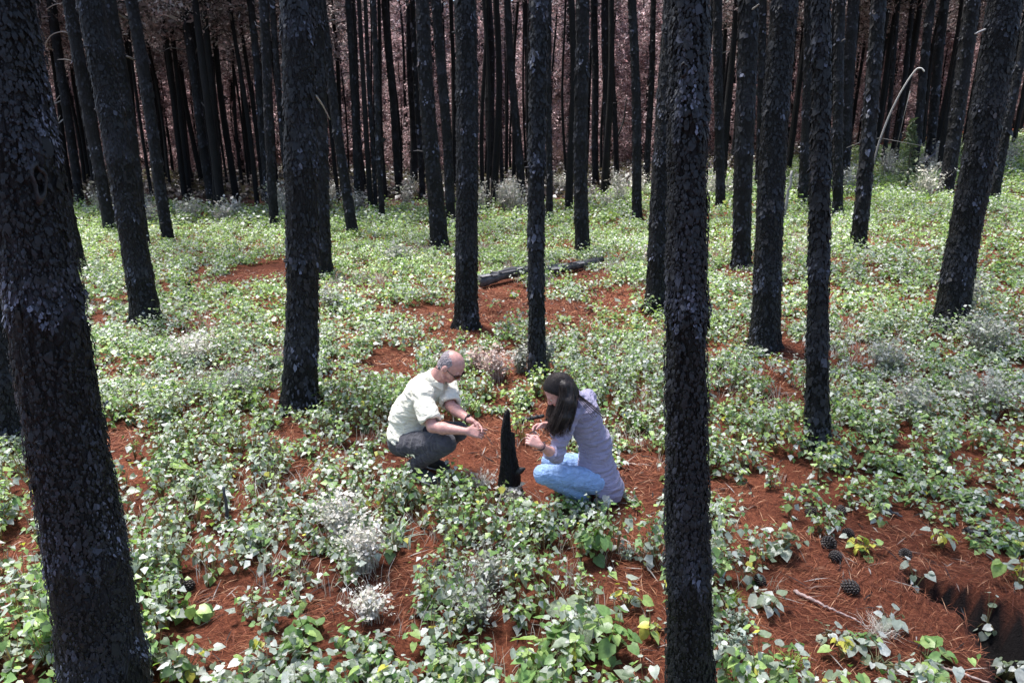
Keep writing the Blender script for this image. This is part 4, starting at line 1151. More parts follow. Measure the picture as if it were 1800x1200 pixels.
pine_sapling()
# single plants that stand out in the foreground
PLANTS = [
 (960, 1192, .30, .13, 22, .105, 'green', 'large leaved bright green plant at the bottom edge below the woman'),
 (1080, 1150, .26, .12, 24, .085, 'green', 'broad leaved plant at the bottom, left of the bare red strip'),
 (1010, 1120, .34, .14, 30, .080, 'grey', 'grey green broad leaved plant, above the bright one at the bottom edge'),
 (1040, 980, .28, .12, 34, .070, 'green', 'leafy plant trailing in front of the woman'),
 (1100, 1075, .16, .10, 16, .050, 'lime', 'small lime plant on bare needles left of the foreground trunk'),
 (1145, 1120, .14, .08, 14, .050, 'lime', 'yellowish seedling close to the left side of the foreground trunk'),
 (1655, 965, .18, .06, 16, .055, 'lime', 'upright single seedling with lime leaves on the red needles at right'),
 (1608, 1035, .10, .06, 12, .045, 'grey', 'small pale seedling left of the dark wash-out'),
 (1560, 1100, .12, .06, 9, .055, 'grey', 'small grey seedling on the red bank beside flattened grass'),
 (1625, 1170, .12, .12, 14, .065, 'green', 'green leafed plant at the bottom right on the red bank'),
 (1540, 1178, .10, .12, 16, .06, 'grey', 'pale leaved plant at the bottom, left of the bottom right plant'),
 (1480, 1160, .12, .08, 10, .055, 'lime', 'lime seedling right of the bottom grass tuft'),
 (1455, 1120, .08, .05, 8, .045, 'grey', 'tiny pale seedling above the bottom grass tuft'),
 (1765, 1200, .20, .12, 26, .05, 'grey', 'grey plant in the bottom right corner past the wash-out'),
 (1355, 1075, .14, .12, 20, .06, 'grey', 'grey leaved plant right of the small bright grass tuft'),
 (1370, 975, .22, .14, 34, .06, 'grey', 'grey green plant right of the foreground trunk among cones'),
 (540, 1130, .18, .12, 16, .080, 'green', 'bright green large leaved plant at lower left of centre'),
 (340, 1085, .16, .12, 22, .06, 'green', 'leafy plant on bare needles right of the thick left trunk'),
 (1515, 975, .14, .12, 24, .05, 'lime', 'leafy plant beside the largest pine cone'),
 (1790, 1030, .18, .14, 26, .055, 'lime', 'lime leaved plant at the right edge above the wash-out'),
 (728, 876, .13, .09, 18, .055, 'dark', 'dark green plant in front of the man\'s shoe'),
 (700, 850, .16, .10, 20, .055, 'green', 'green plant left of the man\'s shoe'),
 (1735, 1098, .10, .06, 9, .04, 'grey', 'small pale seedling growing inside the dark wash-out'),
 (1000, 900, .15, .14, 34, .05, 'green', 'leafy plant under the woman\'s knees'),
 (1068, 892, .18, .10, 26, .05, 'grey', 'leafy plant below the woman\'s hem'),
]
for i, (px, py, h, rad, nl, ls, ck, lab) in enumerate(PLANTS):
    g = ground(px, py); rs = np.random.default_rng(1000 + i)
    e = empty('leafy_plant', g, lab, 'plant', 'leafy plants in the foreground')
    idx, P, la, tl, ro, sz, f = plant_leaves(np.array([g[0]]), np.array([g[1]]), np.array([h]), np.array([rad]), np.array([nl]), ls, rs)
    base = {'green': ('green', 'lime', 'green'), 'grey': ('grey', 'dusty', 'pale'), 'lime': ('lime', 'grey', 'yellow'), 'dark': ('dark', 'dusty', 'dark')}[ck]
    v0, t0 = leaf_template(0)
    for k in range(nl):
        v, t, c = leaves(P[k:k + 1], la[k:k + 1], tl[k:k + 1], ro[k:k + 1], sz[k:k + 1], np.array([PAL[base[rs.integers(0, 3)]]]) * rs.uniform(.8, 1.2), 0)
        mb = MB(); mb.add(v, t, None, c)
        obj('leaf', mb.mesh('leaf'), M_LEAF, e)
    mb = MB()
    for k in range(nl):
        mb.tube([g, (g * .5 + P[k] * .5) + V3(0, 0, .02), P[k]], [0.003, 0.0022, 0.0015], 4, (0.2, 0.17, 0.08), False)
    obj('stalks', mb.mesh('stalks'), M_LEAF, e)
# ------------------------------------------------------------------ people: smooth unions of tapered limbs, meshed as one surface
class Field:
    def __init__(s, lo, hi, vox):
        s.lo = np.asarray(lo, float); s.vox = vox
        s.n = np.ceil((np.asarray(hi) - s.lo) / vox).astype(int) + 1
        s.a = np.full(s.n, 0.12, np.float32)
    def block(s, lo, hi, pad):
        i0 = np.clip(np.floor((lo - pad - s.lo) / s.vox).astype(int), 0, s.n - 1)
        i1 = np.clip(np.ceil((hi + pad - s.lo) / s.vox).astype(int) + 1, 1, s.n)
        sl = tuple(slice(a, b) for a, b in zip(i0, i1))
        ax = [s.lo[k] + s.vox * np.arange(i0[k], i1[k]) for k in range(3)]
        return sl, np.stack(np.meshgrid(*ax, indexing='ij'), -1)
    def put(s, sl, d, k, sub=False):
        a = s.a[sl]
        if sub:
            d = -d; h = np.clip(k - np.abs(a - d), 0, None) / k
            s.a[sl] = np.maximum(a, d) + h * h * k / 4
        else:
            h = np.clip(k - np.abs(a - d), 0, None) / k
            s.a[sl] = np.minimum(a, d) - h * h * k / 4
    def cap(s, a, b, ra, rb, k=0.02, sub=False, side=None, squash=1.0):
        a = np.asarray(a, float); b = np.asarray(b, float); R = max(ra, rb)
        sl, P = s.block(np.minimum(a, b) - R, np.maximum(a, b) + R, 0.05)
        if 0 in P.shape: return
        ab = b - a; L = ab.dot(ab) + 1e-12
        t = np.clip(((P - a) @ ab) / L, 0, 1)
        q = P - a - t[..., None] * ab
        if side is not None:      # flatten front to back: side is the wide axis
            w = np.cross(ab / math.sqrt(L), side); w /= np.linalg.norm(w) + 1e-9
            c = q @ w
            q = q + (c * (1 / squash - 1))[..., None] * w
        d = np.linalg.norm(q, axis=-1) - (ra + (rb - ra) * t)
        if side is not None: d = d * (0.5 + 0.5 * squash)
        s.put(sl, d, k, sub)
    def ell(s, c, axes, rad, k=0.02, sub=False):
        c = np.asarray(c, float); rad = np.asarray(rad, float); R = rad.max()
        sl, P = s.block(c - R, c + R, 0.05)
        if 0 in P.shape: return
        q = (P - c) @ np.asarray(axes).T / rad
        k0 = np.linalg.norm(q, axis=-1); k1 = np.linalg.norm(q / rad, axis=-1) + 1e-6
        s.put(sl, k0 * (k0 - 1) / k1, k, sub)
    def halfspace(s, p, n, k=0.008, near=None, rad=9):
        """removes everything on the side n points to (within rad of near)"""
        ax = [s.lo[j] + s.vox * np.arange(s.n[j]) for j in range(3)]
        P = np.stack(np.meshgrid(*ax, indexing='ij'), -1)
        d = -((P - p) @ n)          # negative where removed
        if near is not None: d = np.maximum(d, np.linalg.norm(P - near, axis=-1) - rad)
        s.put(tuple(slice(0, m) for m in s.n), d, k, True)
    def mesh(s):
        a = s.a; a[0] = a[-1] = 0.1; a[:, 0] = a[:, -1] = 0.1; a[:, :, 0] = a[:, :, -1] = 0.1
        ins = a < 0
        nc = s.n - 1
        act = np.zeros(nc, np.uint8)
        for dx in (0, 1):
            for dy in (0, 1):
                for dz in (0, 1):
                    act += ins[dx:dx + nc[0], dy:dy + nc[1], dz:dz + nc[2]]
        ci = np.argwhere((act > 0) & (act < 8))
        acc = np.zeros((len(ci), 3)); cnt = np.zeros(len(ci))
        for ax in range(3):
            o1, o2 = [x for x in range(3) if x != ax]
            for u in (0, 1):
                for w in (0, 1):
                    off = np.zeros(3, int); off[o1] = u; off[o2] = w
                    c0 = ci + off; c1 = c0.copy(); c1[:, ax] += 1
                    s0 = a[c0[:, 0], c0[:, 1], c0[:, 2]]; s1 = a[c1[:, 0], c1[:, 1], c1[:, 2]]
                    cr = (s0 < 0) != (s1 < 0)
                    t = np.where(cr, s0 / np.where(cr, s0 - s1, 1), 0)
                    p = off[None] + np.zeros((len(ci), 3)); p[:, ax] += t
                    acc += np.where(cr[:, None], p, 0); cnt += cr
        V = s.lo + s.vox * (ci + acc / cnt[:, None])
        idx = np.full(nc, -1, np.int32); idx[ci[:, 0], ci[:, 1], ci[:, 2]] = np.arange(len(ci))
        F = []
        for ax in range(3):
            o1, o2 = [(1, 2), (2, 0), (0, 1)][ax]
            lo = [slice(1, m - 1) for m in s.n]; hi = [slice(1, m - 1) for m in s.n]
            lo[ax] = slice(0, s.n[ax] - 1); hi[ax] = slice(1, s.n[ax])
            A = ins[tuple(lo)]; B = ins[tuple(hi)]
            e = np.argwhere(A != B); st = np.ones(3, int); st[ax] = 0
            flip = A[tuple(e.T)]
            e = e + st
            q = []
            for d1, d2 in ((-1, -1), (0, -1), (0, 0), (-1, 0)):
                c = e.copy(); c[:, o1] += d1; c[:, o2] += d2
                q.append(idx[c[:, 0], c[:, 1], c[:, 2]])
            q = np.stack(q, 1)
            q = np.where(flip[:, None], q, q[:, ::-1])
            F.append(q)
        F = np.concatenate(F)
        return V, F[(F >= 0).all(1)]
def normals(V, F):
    n = np.cross(V[F[:, 2]] - V[F[:, 0]], V[F[:, 3]] - V[F[:, 1]])
    r = np.zeros_like(V)
    for k in range(4): np.add.at(r, F[:, k], n)
    return r / (np.linalg.norm(r, axis=1, keepdims=True) + 1e-12)
def unit(v): v = np.asarray(v, float); return v / np.linalg.norm(v)

def hand(f, wrist, fdir, pnorm, thumb_side, curls, s=1.0, thumb_to=None):
    """palm, four fingers and a thumb. pnorm points out of the palm, thumb_side towards the thumb"""
    fd = unit(fdir); pn = unit(pnorm - fd * np.dot(pnorm, fd)); ts = np.cross(fd, pn)
    if ts.dot(thumb_side) < 0: ts = -ts
    kn = wrist + fd * 0.088 * s
    for k, w in ((-1.0, 0.95), (-0.33, 1.0), (0.33, 1.03), (1.0, 0.97)):
        f.cap(wrist + ts * k * 0.016 * s + fd * 0.012, wrist + fd * 0.085 * s * w + ts * k * 0.029 * s, 0.0155 * s, 0.0125 * s, 0.012)
    tips = []
    for k, L, cu in ((1.0, 0.074, curls[0]), (0.34, 0.083, curls[1]), (-0.34, 0.077, curls[2]), (-1.0, 0.060, curls[3])):
        p = wrist + fd * 0.086 * s + ts * k * 0.029 * s
        d = fd + ts * 0.10 * k; ang = 0.0
        for seg, (fr, ra, rb) in enumerate(((0.46, 0.0098, 0.0088), (0.31, 0.0088, 0.0080), (0.26, 0.0080, 0.0068))):
            ang += cu * (0.75, 1.1, 0.7)[seg]
            dd = unit(d * math.cos(ang) + pn * math.sin(ang))
            q = p + dd * L * fr * s
            f.cap(p, q, ra * s, rb * s, 0.004)
            p = q
        tips.append(p)
    t0 = wrist + fd * 0.022 * s + ts * 0.022 * s; t1 = t0 + unit(fd * 0.62 + ts * 0.72 + pn * 0.25) * 0.045 * s
    goal = thumb_to if thumb_to is not None else tips[0] - pn * 0.0 + pn * 0.012
    d1 = unit(unit(goal - t1) + fd * 0.2)
    t2 = t1 + d1 * 0.034 * s; t3 = t2 + unit(goal - t2 + fd * 0.005) * 0.028 * s
    f.cap(t0, t1, 0.0150 * s, 0.0115 * s, 0.012); f.cap(t1, t2, 0.0108 * s, 0.0095 * s, 0.004); f.cap(t2, t3, 0.0095 * s, 0.0078 * s, 0.004)
    return tips, t3
def arm(f, sh, el, wr, r=1.0):
    f.cap(sh, el, 0.053 * r, 0.041 * r, 0.02)
    m = el + (wr - el) * 0.32
    f.cap(el, m, 0.041 * r, 0.044 * r, 0.015); f.cap(m, wr, 0.044 * r, 0.026 * r, 0.015)
def head_frame(psi, theta, roll=0.0):
    fw = V3(math.cos(psi) * math.cos(theta), math.sin(psi) * math.cos(theta), -math.sin(theta))
    lf = V3(-math.sin(psi), math.cos(psi), 0)
    up = np.cross(fw, lf)
    lf2 = lf * math.cos(roll) + up * math.sin(roll); up2 = up * math.cos(roll) - lf * math.sin(roll)
    return fw, lf2, up2
def head(f, c, fr, s=1.0, female=False):
    fw, lf, up = fr; A = np.stack([fw, lf, up])
    L = lambda a, b, z: c + (fw * a + lf * b + up * z) * s
    f.ell(L(-0.006, 0, 0.030), A, V3(0.100, 0.077, 0.094) * s, 0.02)
    f.ell(L(0.030, 0, -0.030), A, V3(0.066, 0.063, 0.078) * s, 0.03)
    f.ell(L(0.048, 0, -0.080), A, V3(0.042, 0.042, 0.034) * s, 0.025)
    f.cap(L(0.072, -0.010, -0.100), L(0.072, 0.010, -0.100), 0.018 * s, 0.018 * s, 0.02)
    f.cap(L(0.080, -0.036, 0.020), L(0.080, 0.036, 0.020), 0.014 * s, 0.014 * s, 0.015)
    for sd in (-1, 1):
        f.ell(L(0.062, sd * 0.044, -0.030), A, V3(0.026, 0.020, 0.020) * s, 0.02)
        f.ell(L(0.096, sd * 0.033, 0.000), A, V3(0.016, 0.019, 0.011) * s, 0.010, sub=True)
        f.cap(L(0.030, sd * 0.058, -0.078), L(-0.010, sd * 0.062, -0.030), 0.016 * s, 0.016 * s, 0.02)
        f.ell(L(-0.006, sd * 0.080, -0.010), A, V3(0.026, 0.014, 0.040) * s, 0.006)
        f.ell(L(0.004, sd * 0.092, -0.004), A, V3(0.010, 0.006, 0.018) * s, 0.004, sub=True)
    f.cap(L(0.092, 0, 0.012), L(0.114, 0, -0.030), 0.008 * s, 0.0125 * s, 0.012)
    for sd in (-1, 1): f.cap(L(0.106, sd * 0.010, -0.036), L(0.098, sd * 0.013, -0.038), 0.008 * s, 0.006 * s, 0.006)
    f.cap(L(0.086, -0.020, -0.062), L(0.092, 0, -0.060), 0.006 * s, 0.0075 * s, 0.006); f.cap(L(0.092, 0, -0.060), L(0.086, 0.020, -0.062), 0.0075 * s, 0.006 * s, 0.006)
    f.cap(L(0.084, -0.017, -0.073), L(0.084, 0.017, -0.073), 0.0075 * s, 0.0075 * s, 0.006)
    return L
def ribbon_tube(name, pts, r, col, m, parent, seg=6, closed=False, flat=None):
    mb = MB(); mb.tube(pts, r, seg, col, not closed, flat)
    return obj(name, mb.mesh(name, True), m, parent)
def ball(name, c, r, m, parent, axes=None, rad=None):
    th = np.linspace(0, np.pi, 9); ph = np.linspace(0, 2 * np.pi, 14, endpoint=False)
    d = np.stack([np.sin(th)[:, None] * np.cos(ph), np.sin(th)[:, None] * np.sin(ph), np.broadcast_to(np.cos(th)[:, None], (9, 14))], -1)
    if axes is not None: v = c + (d * rad) @ np.asarray(axes)
    else: v = c + d * r
    i = np.arange(8)[:, None] * 14; j = np.arange(14)[None]; k = (j + 1) % 14
    q = np.stack([i + j, i + j + 14, i + k + 14, i + k], -1).reshape(-1, 4)
    return obj(name, mesh_np(name, v.reshape(-1, 3), q, np.full((126, 3), 0.5), True), m, parent)
def cloth(V, F, amp, sc, seed, along):
    """real folds: moves the surface along its normal by stretched ridged noise"""
    n = normals(V, F)
    B = np.stack(along)              # rows: directions, first is the one across which folds repeat quickly
    q = V @ B.T * np.array(sc)
    h = 1 - 2 * np.abs(fbm(q[:, 0], q[:, 1], q[:, 2], seed=seed, octaves=3) - 0.5) * 2
    h2 = 1 - 4 * np.abs(fbm(q[:, 0] * 2.3 + 3, q[:, 1] * 1.6, q[:, 2] * 1.6, seed=seed + 40, octaves=2) - 0.5)
    h = h - 0.35 + 0.38 * (h2 - 0.3)
    return V + n * (amp * h)[:, None]
def join(parts):
    V, F, o = [], [], 0
    for v, f in parts: V.append(v); F.append(f + o); o += len(v)
    return np.concatenate(V), np.concatenate(F)
def arm_field(sh, el, wr):
    p = np.array([sh, el, wr]); return Field(p.min(0) - 0.24, p.max(0) + 0.24, 0.0042)
JS = 1.058
def joints(J): return {k: at_y(px, py, Y * JS) for k, (px, py, Y) in J.items()}
SKIN_M, SKIN_W = np.array((0.55, 0.31, 0.27)), np.array((0.60, 0.34, 0.30))

def shoe(parent, heel, toe, m_up, m_sole, s=1.0):
    d = unit(V3(toe[0] - heel[0], toe[1] - heel[1], toe[2] - heel[2])); lo = np.minimum(heel, toe) - 0.12; hi = np.maximum(heel, toe) + 0.15
    side = unit(np.cross(d, V3(0, 0, 1))); up = np.cross(side, d)
    f = Field(lo, hi, 0.006)
    f.cap(heel + up * 0.035, toe + up * 0.02, 0.040 * s, 0.034 * s, 0.02, side=side, squash=0.95)
    f.cap(heel + up * 0.04, heel + d * 0.03 + up * 0.085, 0.040 * s, 0.042 * s, 0.02)
    f.cap(heel + d * 0.13 + up * 0.03, toe - d * 0.01 + up * 0.018, 0.045 * s, 0.036 * s, 0.02)
    f.halfspace(heel, -up, 0.004)
    V, F = f.mesh(); o = obj('shoe', mesh_np('shoe', V, F, None, True), m_up, parent)
    f = Field(lo, hi, 0.006)
    f.cap(heel - up * 0.006, toe - up * 0.006 + d * 0.004, 0.043 * s, 0.038 * s, 0.01, side=side, squash=0.36)
    f.cap(heel + d * 0.13 - up * 0.006, toe - d * 0.02 - up * 0.006, 0.047 * s, 0.042 * s, 0.01, side=side, squash=0.36)
    V, F = f.mesh(); so = obj('sole', mesh_np('sole', V, F, None, True), m_sole, o)
    return o

def build_man():
    J = joints(dict(pel=(714, 768, 4.78), hipR=(716, 780, 4.68), hipL=(728, 764, 4.86), kneeR=(784, 779, 4.44), ankR=(729, 817, 4.60), toeR=(760, 852, 4.52),
        kneeL=(806, 757, 4.66), ankL=(748, 802, 4.86), toeL=(784, 832, 4.74), mid=(720, 728, 4.82), chest=(746, 690, 4.78), up=(762, 668, 4.75),
        shR=(742, 697, 4.60), shL=(786, 672, 4.86), elR=(760, 750, 4.42), wrR=(820, 758, 4.34), elL=(792, 714, 4.66), wrL=(826, 738, 4.46), head=(793, 643, 4.68)))
    base = V3((J['toeR'][0] + J['toeL'][0]) / 2, (J['toeR'][1] + J['toeL'][1]) / 2, 0); base[2] = float(height(base[0], base[1]))
    e = empty('person', base, 'balding man crouching in cream short sleeved shirt, dark trousers and sunglasses, holding a twig', 'person', 'two people crouching in the clearing')
    fr = head_frame(math.radians(-24), math.radians(43), math.radians(4)); fw, lf, up = fr
    allp = np.array(list(J.values())); lo = allp.min(0) - 0.16; hi = allp.max(0) + 0.20; hi[0] += 0.12
    lat = unit(J['shL'] - J['shR']); lath = unit(J['hipL'] - J['hipR'])
    # body: head, neck, trunk, arms, hands and legs in one mesh
    f = Field(lo, hi, 0.0095)
    f.cap(J['pel'], J['mid'], 0.135, 0.125, 0.03, side=lath, squash=0.75); f.cap(J['mid'], J['chest'], 0.125, 0.145, 0.03, side=lat, squash=0.72)
    f.cap(J['chest'], J['up'], 0.14, 0.09, 0.03, side=lat, squash=0.72)
    for s in 'RL':
        f.cap(J['up'] * .5 + J['chest'] * .5, J['sh' + s], 0.06, 0.05, 0.03)
        f.cap(J['hip' + s], J['knee' + s], 0.082, 0.056, 0.02); f.cap(J['knee' + s], J['ank' + s], 0.054, 0.036, 0.02); f.cap(J['ank' + s], J['toe' + s], 0.034, 0.026, 0.01)
    parts = [f.mesh()]
    hc = J['head']
    f = Field(hc - 0.24, hc + 0.2, 0.0042)
    L = head(f, hc, fr)
    f.cap(L(-0.03, 0, -0.06), J['up'], 0.056, 0.062, 0.03); f.cap(L(0.0, 0, -0.07), J['up'] + fw * 0.03, 0.045, 0.055, 0.03)
    parts.append(f.mesh())
    f = arm_field(J['shR'], J['elR'], J['wrR']); arm(f, J['shR'], J['elR'], J['wrR'])
    tipsR, thR = hand(f, J['wrR'], unit(V3(0.97, 0.10, -0.16)), V3(0.0, 0.75, -0.65), V3(0, 0.5, 0.8), (0.28, 0.45, 0.55, 0.6))
    parts.append(f.mesh())
    f = arm_field(J['shL'], J['elL'], J['wrL']); arm(f, J['shL'], J['elL'], J['wrL'])
    tipsL, thL = hand(f, J['wrL'], unit(V3(0.78, -0.50, -0.36)), V3(-0.2, -0.75, -0.55), V3(0.3, -0.6, 0.6), (0.35, 0.45, 0.5, 0.6))
    parts.append(f.mesh())
    V, F = join(parts)
    col = np.broadcast_to(SKIN_M, V.shape).copy()
    q = (V - hc) @ np.stack(fr).T
    lips = (np.abs(q[:, 1]) < 0.024) & (np.abs(q[:, 2] + 0.066) < 0.010) & (q[:, 0] > 0.075)
    col[lips] = (0.42, 0.17, 0.15)
    dn = np.exp(-((V - hc) ** 2).sum(1) / 0.02)[:, None] * 0.3 * fbm(q[:, 0] * 30, q[:, 1] * 30, q[:, 2] * 30, seed=2)[:, None]
    stub = (q[:, 0] > 0.02) & (q[:, 2] < -0.05) & (np.linalg.norm(q, axis=1) < 0.14)
    col[stub & ~lips] *= (0.86, 0.84, 0.88)
    obj('body', mesh_np('body', V, F, col, True), M_SKIN, e)
    # hair: short grey fringe round the back and the sides
    f = Field(hc - 0.16, hc + 0.16, 0.004)
    A = np.stack(fr)
    f.ell(L(-0.010, 0, 0.026), A, V3(0.101, 0.0805, 0.096), 0.01)
    f.ell(L(-0.03, 0, -0.045), A, V3(0.070, 0.066, 0.045), 0.02)
    f.halfspace(L(0.012, 0, 0), unit(fw * 0.85 - up * 0.10), 0.01); f.halfspace(L(0, 0, 0.088), unit(up * 0.8 + fw * 0.55), 0.01)
    f.ell(L(0.035, 0, 0.115), A, V3(0.120, 0.062, 0.075), 0.015, sub=True)
    for sd in (-1, 1): f.ell(L(-0.002, sd * 0.085, -0.008), A, V3(0.026, 0.025, 0.036), 0.005, sub=True)
    _, P_ = f.block(f.lo, f.lo + f.vox * (f.n - 1), 0)
    f.a += (0.010 * (fbm(P_[..., 0] * 90, P_[..., 1] * 90, P_[..., 2] * 90, seed=6, octaves=2) - 0.5)).astype(np.float32)
    V, F = f.mesh()
    n = normals(V, F); V = V + n * (0.004 * (vnoise(V[:, 0] * 240, V[:, 1] * 240, V[:, 2] * 240, 3) - 0.6))[:, None]
    ho = obj('hair', mesh_np('hair', V, F, None, True), mat_plain('grey_hair', (0.27, 0.235, 0.25), 0.8, 0.2, 0.5, 160.0), e)
    # eyebrows, sunglasses
    mlens = mat_plain('dark_lens', (0.008, 0.008, 0.01), 0.12, 0.6, 0.0)
    g = empty_part('sunglasses', e)
    for sd in (-1, 1):
        mb = MB(); th = np.linspace(0, 2 * np.pi, 18, endpoint=False)
        rim = np.array([L(0.112 - 0.020 * abs(math.cos(a) * 0.5 + 0.5) ** 2, sd * (0.034 + 0.031 * math.cos(a)), 0.000 + 0.021 * math.sin(a) * (1.0 + 0.12 * math.cos(a))) for a in th])
        cen = L(0.112, sd * 0.034, 0.0)
        mb.add(np.concatenate([rim, [cen], rim - fw * 0.004]), [[18, i, (i + 1) % 18] for i in range(18)], [[i, (i + 1) % 18, 19 + (i + 1) % 18, 19 + i] for i in range(18)])
        obj('lens', mb.mesh('lens', True), mlens, g)
        ribbon_tube('temple', [L(0.094, sd * 0.066, 0.008), L(0.05, sd * 0.080, 0.008), L(0.0, sd * 0.085, 0.006), L(-0.03, sd * 0.081, -0.012)], [0.004, 0.0035, 0.0035, 0.003], (0.01,) * 3, mlens, g)
    ribbon_tube('bridge', [L(0.110, -0.010, 0.006), L(0.117, 0, 0.010), L(0.110, 0.010, 0.006)], 0.003, (0.01,) * 3, mlens, g)
    # cord hanging from the glasses round the neck
    ribbon_tube('glasses_cord', [L(-0.03, -0.081, -0.012), L(-0.045, -0.082, -0.05), L(-0.075, -0.05, -0.085), L(-0.085, 0.0, -0.09)], 0.0028, (0.01,) * 3, mlens, g)
    # trousers
    mt = mat_cloth('dark_trousers', (0.062, 0.060, 0.072), 0.85, 0.7, 14.0, 0.25)
    f = Field(lo, hi, 0.0075)
    f.cap(J['pel'], J['mid'] * .5 + J['pel'] * .5, 0.150, 0.135, 0.03, side=lath, squash=0.8)
    f.ell(J['pel'] + V3(-0.03, 0.0, -0.03), np.eye(3), V3(0.12, 0.14, 0.11), 0.04)
    for s in 'RL':
        f.cap(J['hip' + s], J['knee' + s], 0.100, 0.075, 0.02); f.cap(J['knee' + s], J['ank' + s], 0.074, 0.056, 0.015)
    V, F = f.mesh(); V = cloth(V, F, 0.010, (16, 5, 5), 7, (unit(J['kneeR'] - J['hipR']), V3(0, 1, 0), V3(0, 0, 1)))
    tr = obj('trousers', mesh_np('trousers', V, F, None, True), mt, e)
    ribbon_tube('pocket_seam', [J['hipR'] + (J['kneeR'] - J['hipR']) * t + unit(V3(0.15, -0.80, 0.55)) * 0.094 for t in (0.18, 0.3, 0.42)], 0.004, (0.03,) * 3, mt, tr)
    # shirt: trunk, open sleeves cut above the elbow, collar, placket, pocket
    ms = mat_cloth('cream_shirt', (0.82, 0.77, 0.64), 0.8, 0.8, 10.0, 0.06)
    f = Field(lo, hi, 0.0072)
    hem = J['pel'] + V3(-0.010, 0, 0.0)
    f.cap(hem, J['mid'], 0.172, 0.160, 0.04, side=lath, squash=0.86); f.cap(J['mid'], J['chest'], 0.160, 0.165, 0.04, side=lat, squash=0.82)
    f.cap(J['chest'], J['up'], 0.155, 0.098, 0.03, side=lat, squash=0.78)
    for s in 'RL':
        f.cap(J['up'] * .6 + J['chest'] * .4, J['sh' + s], 0.075, 0.070, 0.03)
        c = J['sh' + s] + (J['el' + s] - J['sh' + s]) * 0.90
        f.cap(J['sh' + s], c, 0.073, 0.079, 0.02)
        ax = unit(J['el' + s] - J['sh' + s]); cut = J['sh' + s] + ax * 0.225
        f.halfspace(cut, ax, 0.004, cut + ax * 0.06, 0.115)
        f.cap(cut - ax * 0.03, cut + ax * 0.05, 0.060, 0.070, 0.006, sub=True)
    spine = unit(J['mid'] - J['pel'])
    f.halfspace(J['pel'] - spine * 0.055, -unit(spine + V3(0.35, 0, 0)), 0.005, J['pel'] - spine * 0.1, 0.26)
    nk = unit(L(-0.03, 0, -0.06) - J['up']); f.halfspace(J['up'] + nk * 0.055, nk, 0.004, J['up'] + nk * 0.12, 0.13)
    f.cap(J['up'] + nk * 0.02 + fw * 0.02, J['up'] + nk * 0.11 + fw * 0.03, 0.058, 0.066, 0.006, sub=True)
    V, F = f.mesh(); V = cloth(V, F, 0.014, (15, 4.5, 7), 21, (unit(spine + V3(0.5, 0, 0.2)), lat, unit(np.cross(spine, lat))))
    so = obj('shirt', mesh_np('shirt', V, F, None, True), ms, e)
    a0 = unit(np.cross(nk, lat)); a0 = a0 if a0.dot(fw) > 0 else -a0
    la = unit(np.cross(nk, a0))
    mb = MB(); th = np.linspace(0.35, 2 * np.pi - 0.35, 26)
    c0 = J['up'] + nk * 0.045 + a0 * 0.012
    rows = [(0.066, -0.010), (0.070, 0.022), (0.082, 0.020), (0.094, -0.014)]
    v = np.concatenate([[c0 + (a0 * math.cos(t) * (r + (0.02 if k == 3 and abs(math.cos(t)) > .7 and math.cos(t) > 0 else 0)) + la * math.sin(t) * r) + nk * h for t in th] for k, (r, h) in enumerate(rows)])
    q = [[r * 26 + i, r * 26 + i + 1, (r + 1) * 26 + i + 1, (r + 1) * 26 + i] for r in range(3) for i in range(25)]
    mb.add(v, None, q); obj('collar', mb.mesh('collar', True), ms, so)
    mk = mat_plain('belt_leather', (0.02, 0.018, 0.016), 0.5)
    # watch on the left wrist
    ax = unit(J['wrL'] - J['elL']); r1 = unit(np.cross(ax, V3(0, 0, 1))); r2 = np.cross(ax, r1); cw = J['wrL'] - ax * 0.02
    ring = [cw + (r1 * math.cos(t) + r2 * math.sin(t)) * 0.031 for t in np.linspace(0, 2 * np.pi, 18)]
    wt = ribbon_tube('watch', ring, 0.0055, (0.02,) * 3, mk, e, 6, True)
    ball('watch_face', cw + V3(0, -0.01, 0.03), 0.014, mk, wt)
    msh, mso = mat_plain('dark_shoe', (0.035, 0.034, 0.036), 0.7), mat_plain('pale_sole', (0.42, 0.40, 0.40), 0.7)
    for s in 'RL':
        toe = J['toe' + s].copy(); toe[2] = float(height(toe[0], toe[1])) + 0.018
        an = J['ank' + s]; d = unit(V3(toe[0] - an[0], toe[1] - an[1], 0)); heel = V3(an[0], an[1], 0) - d * 0.045; heel[2] = an[2] - 0.075
        toe2 = heel + unit(toe - heel) * 0.265
        shoe(e, heel, toe2, msh, mso)
    return J, tipsR, tipsL, thR, thL
def empty_part(name, parent):
    o = bpy.data.objects.new(name, None); C.objects.link(o); o.parent = parent
    o.location = -parent_loc(parent)
    o.empty_display_size = 0.05
    return o

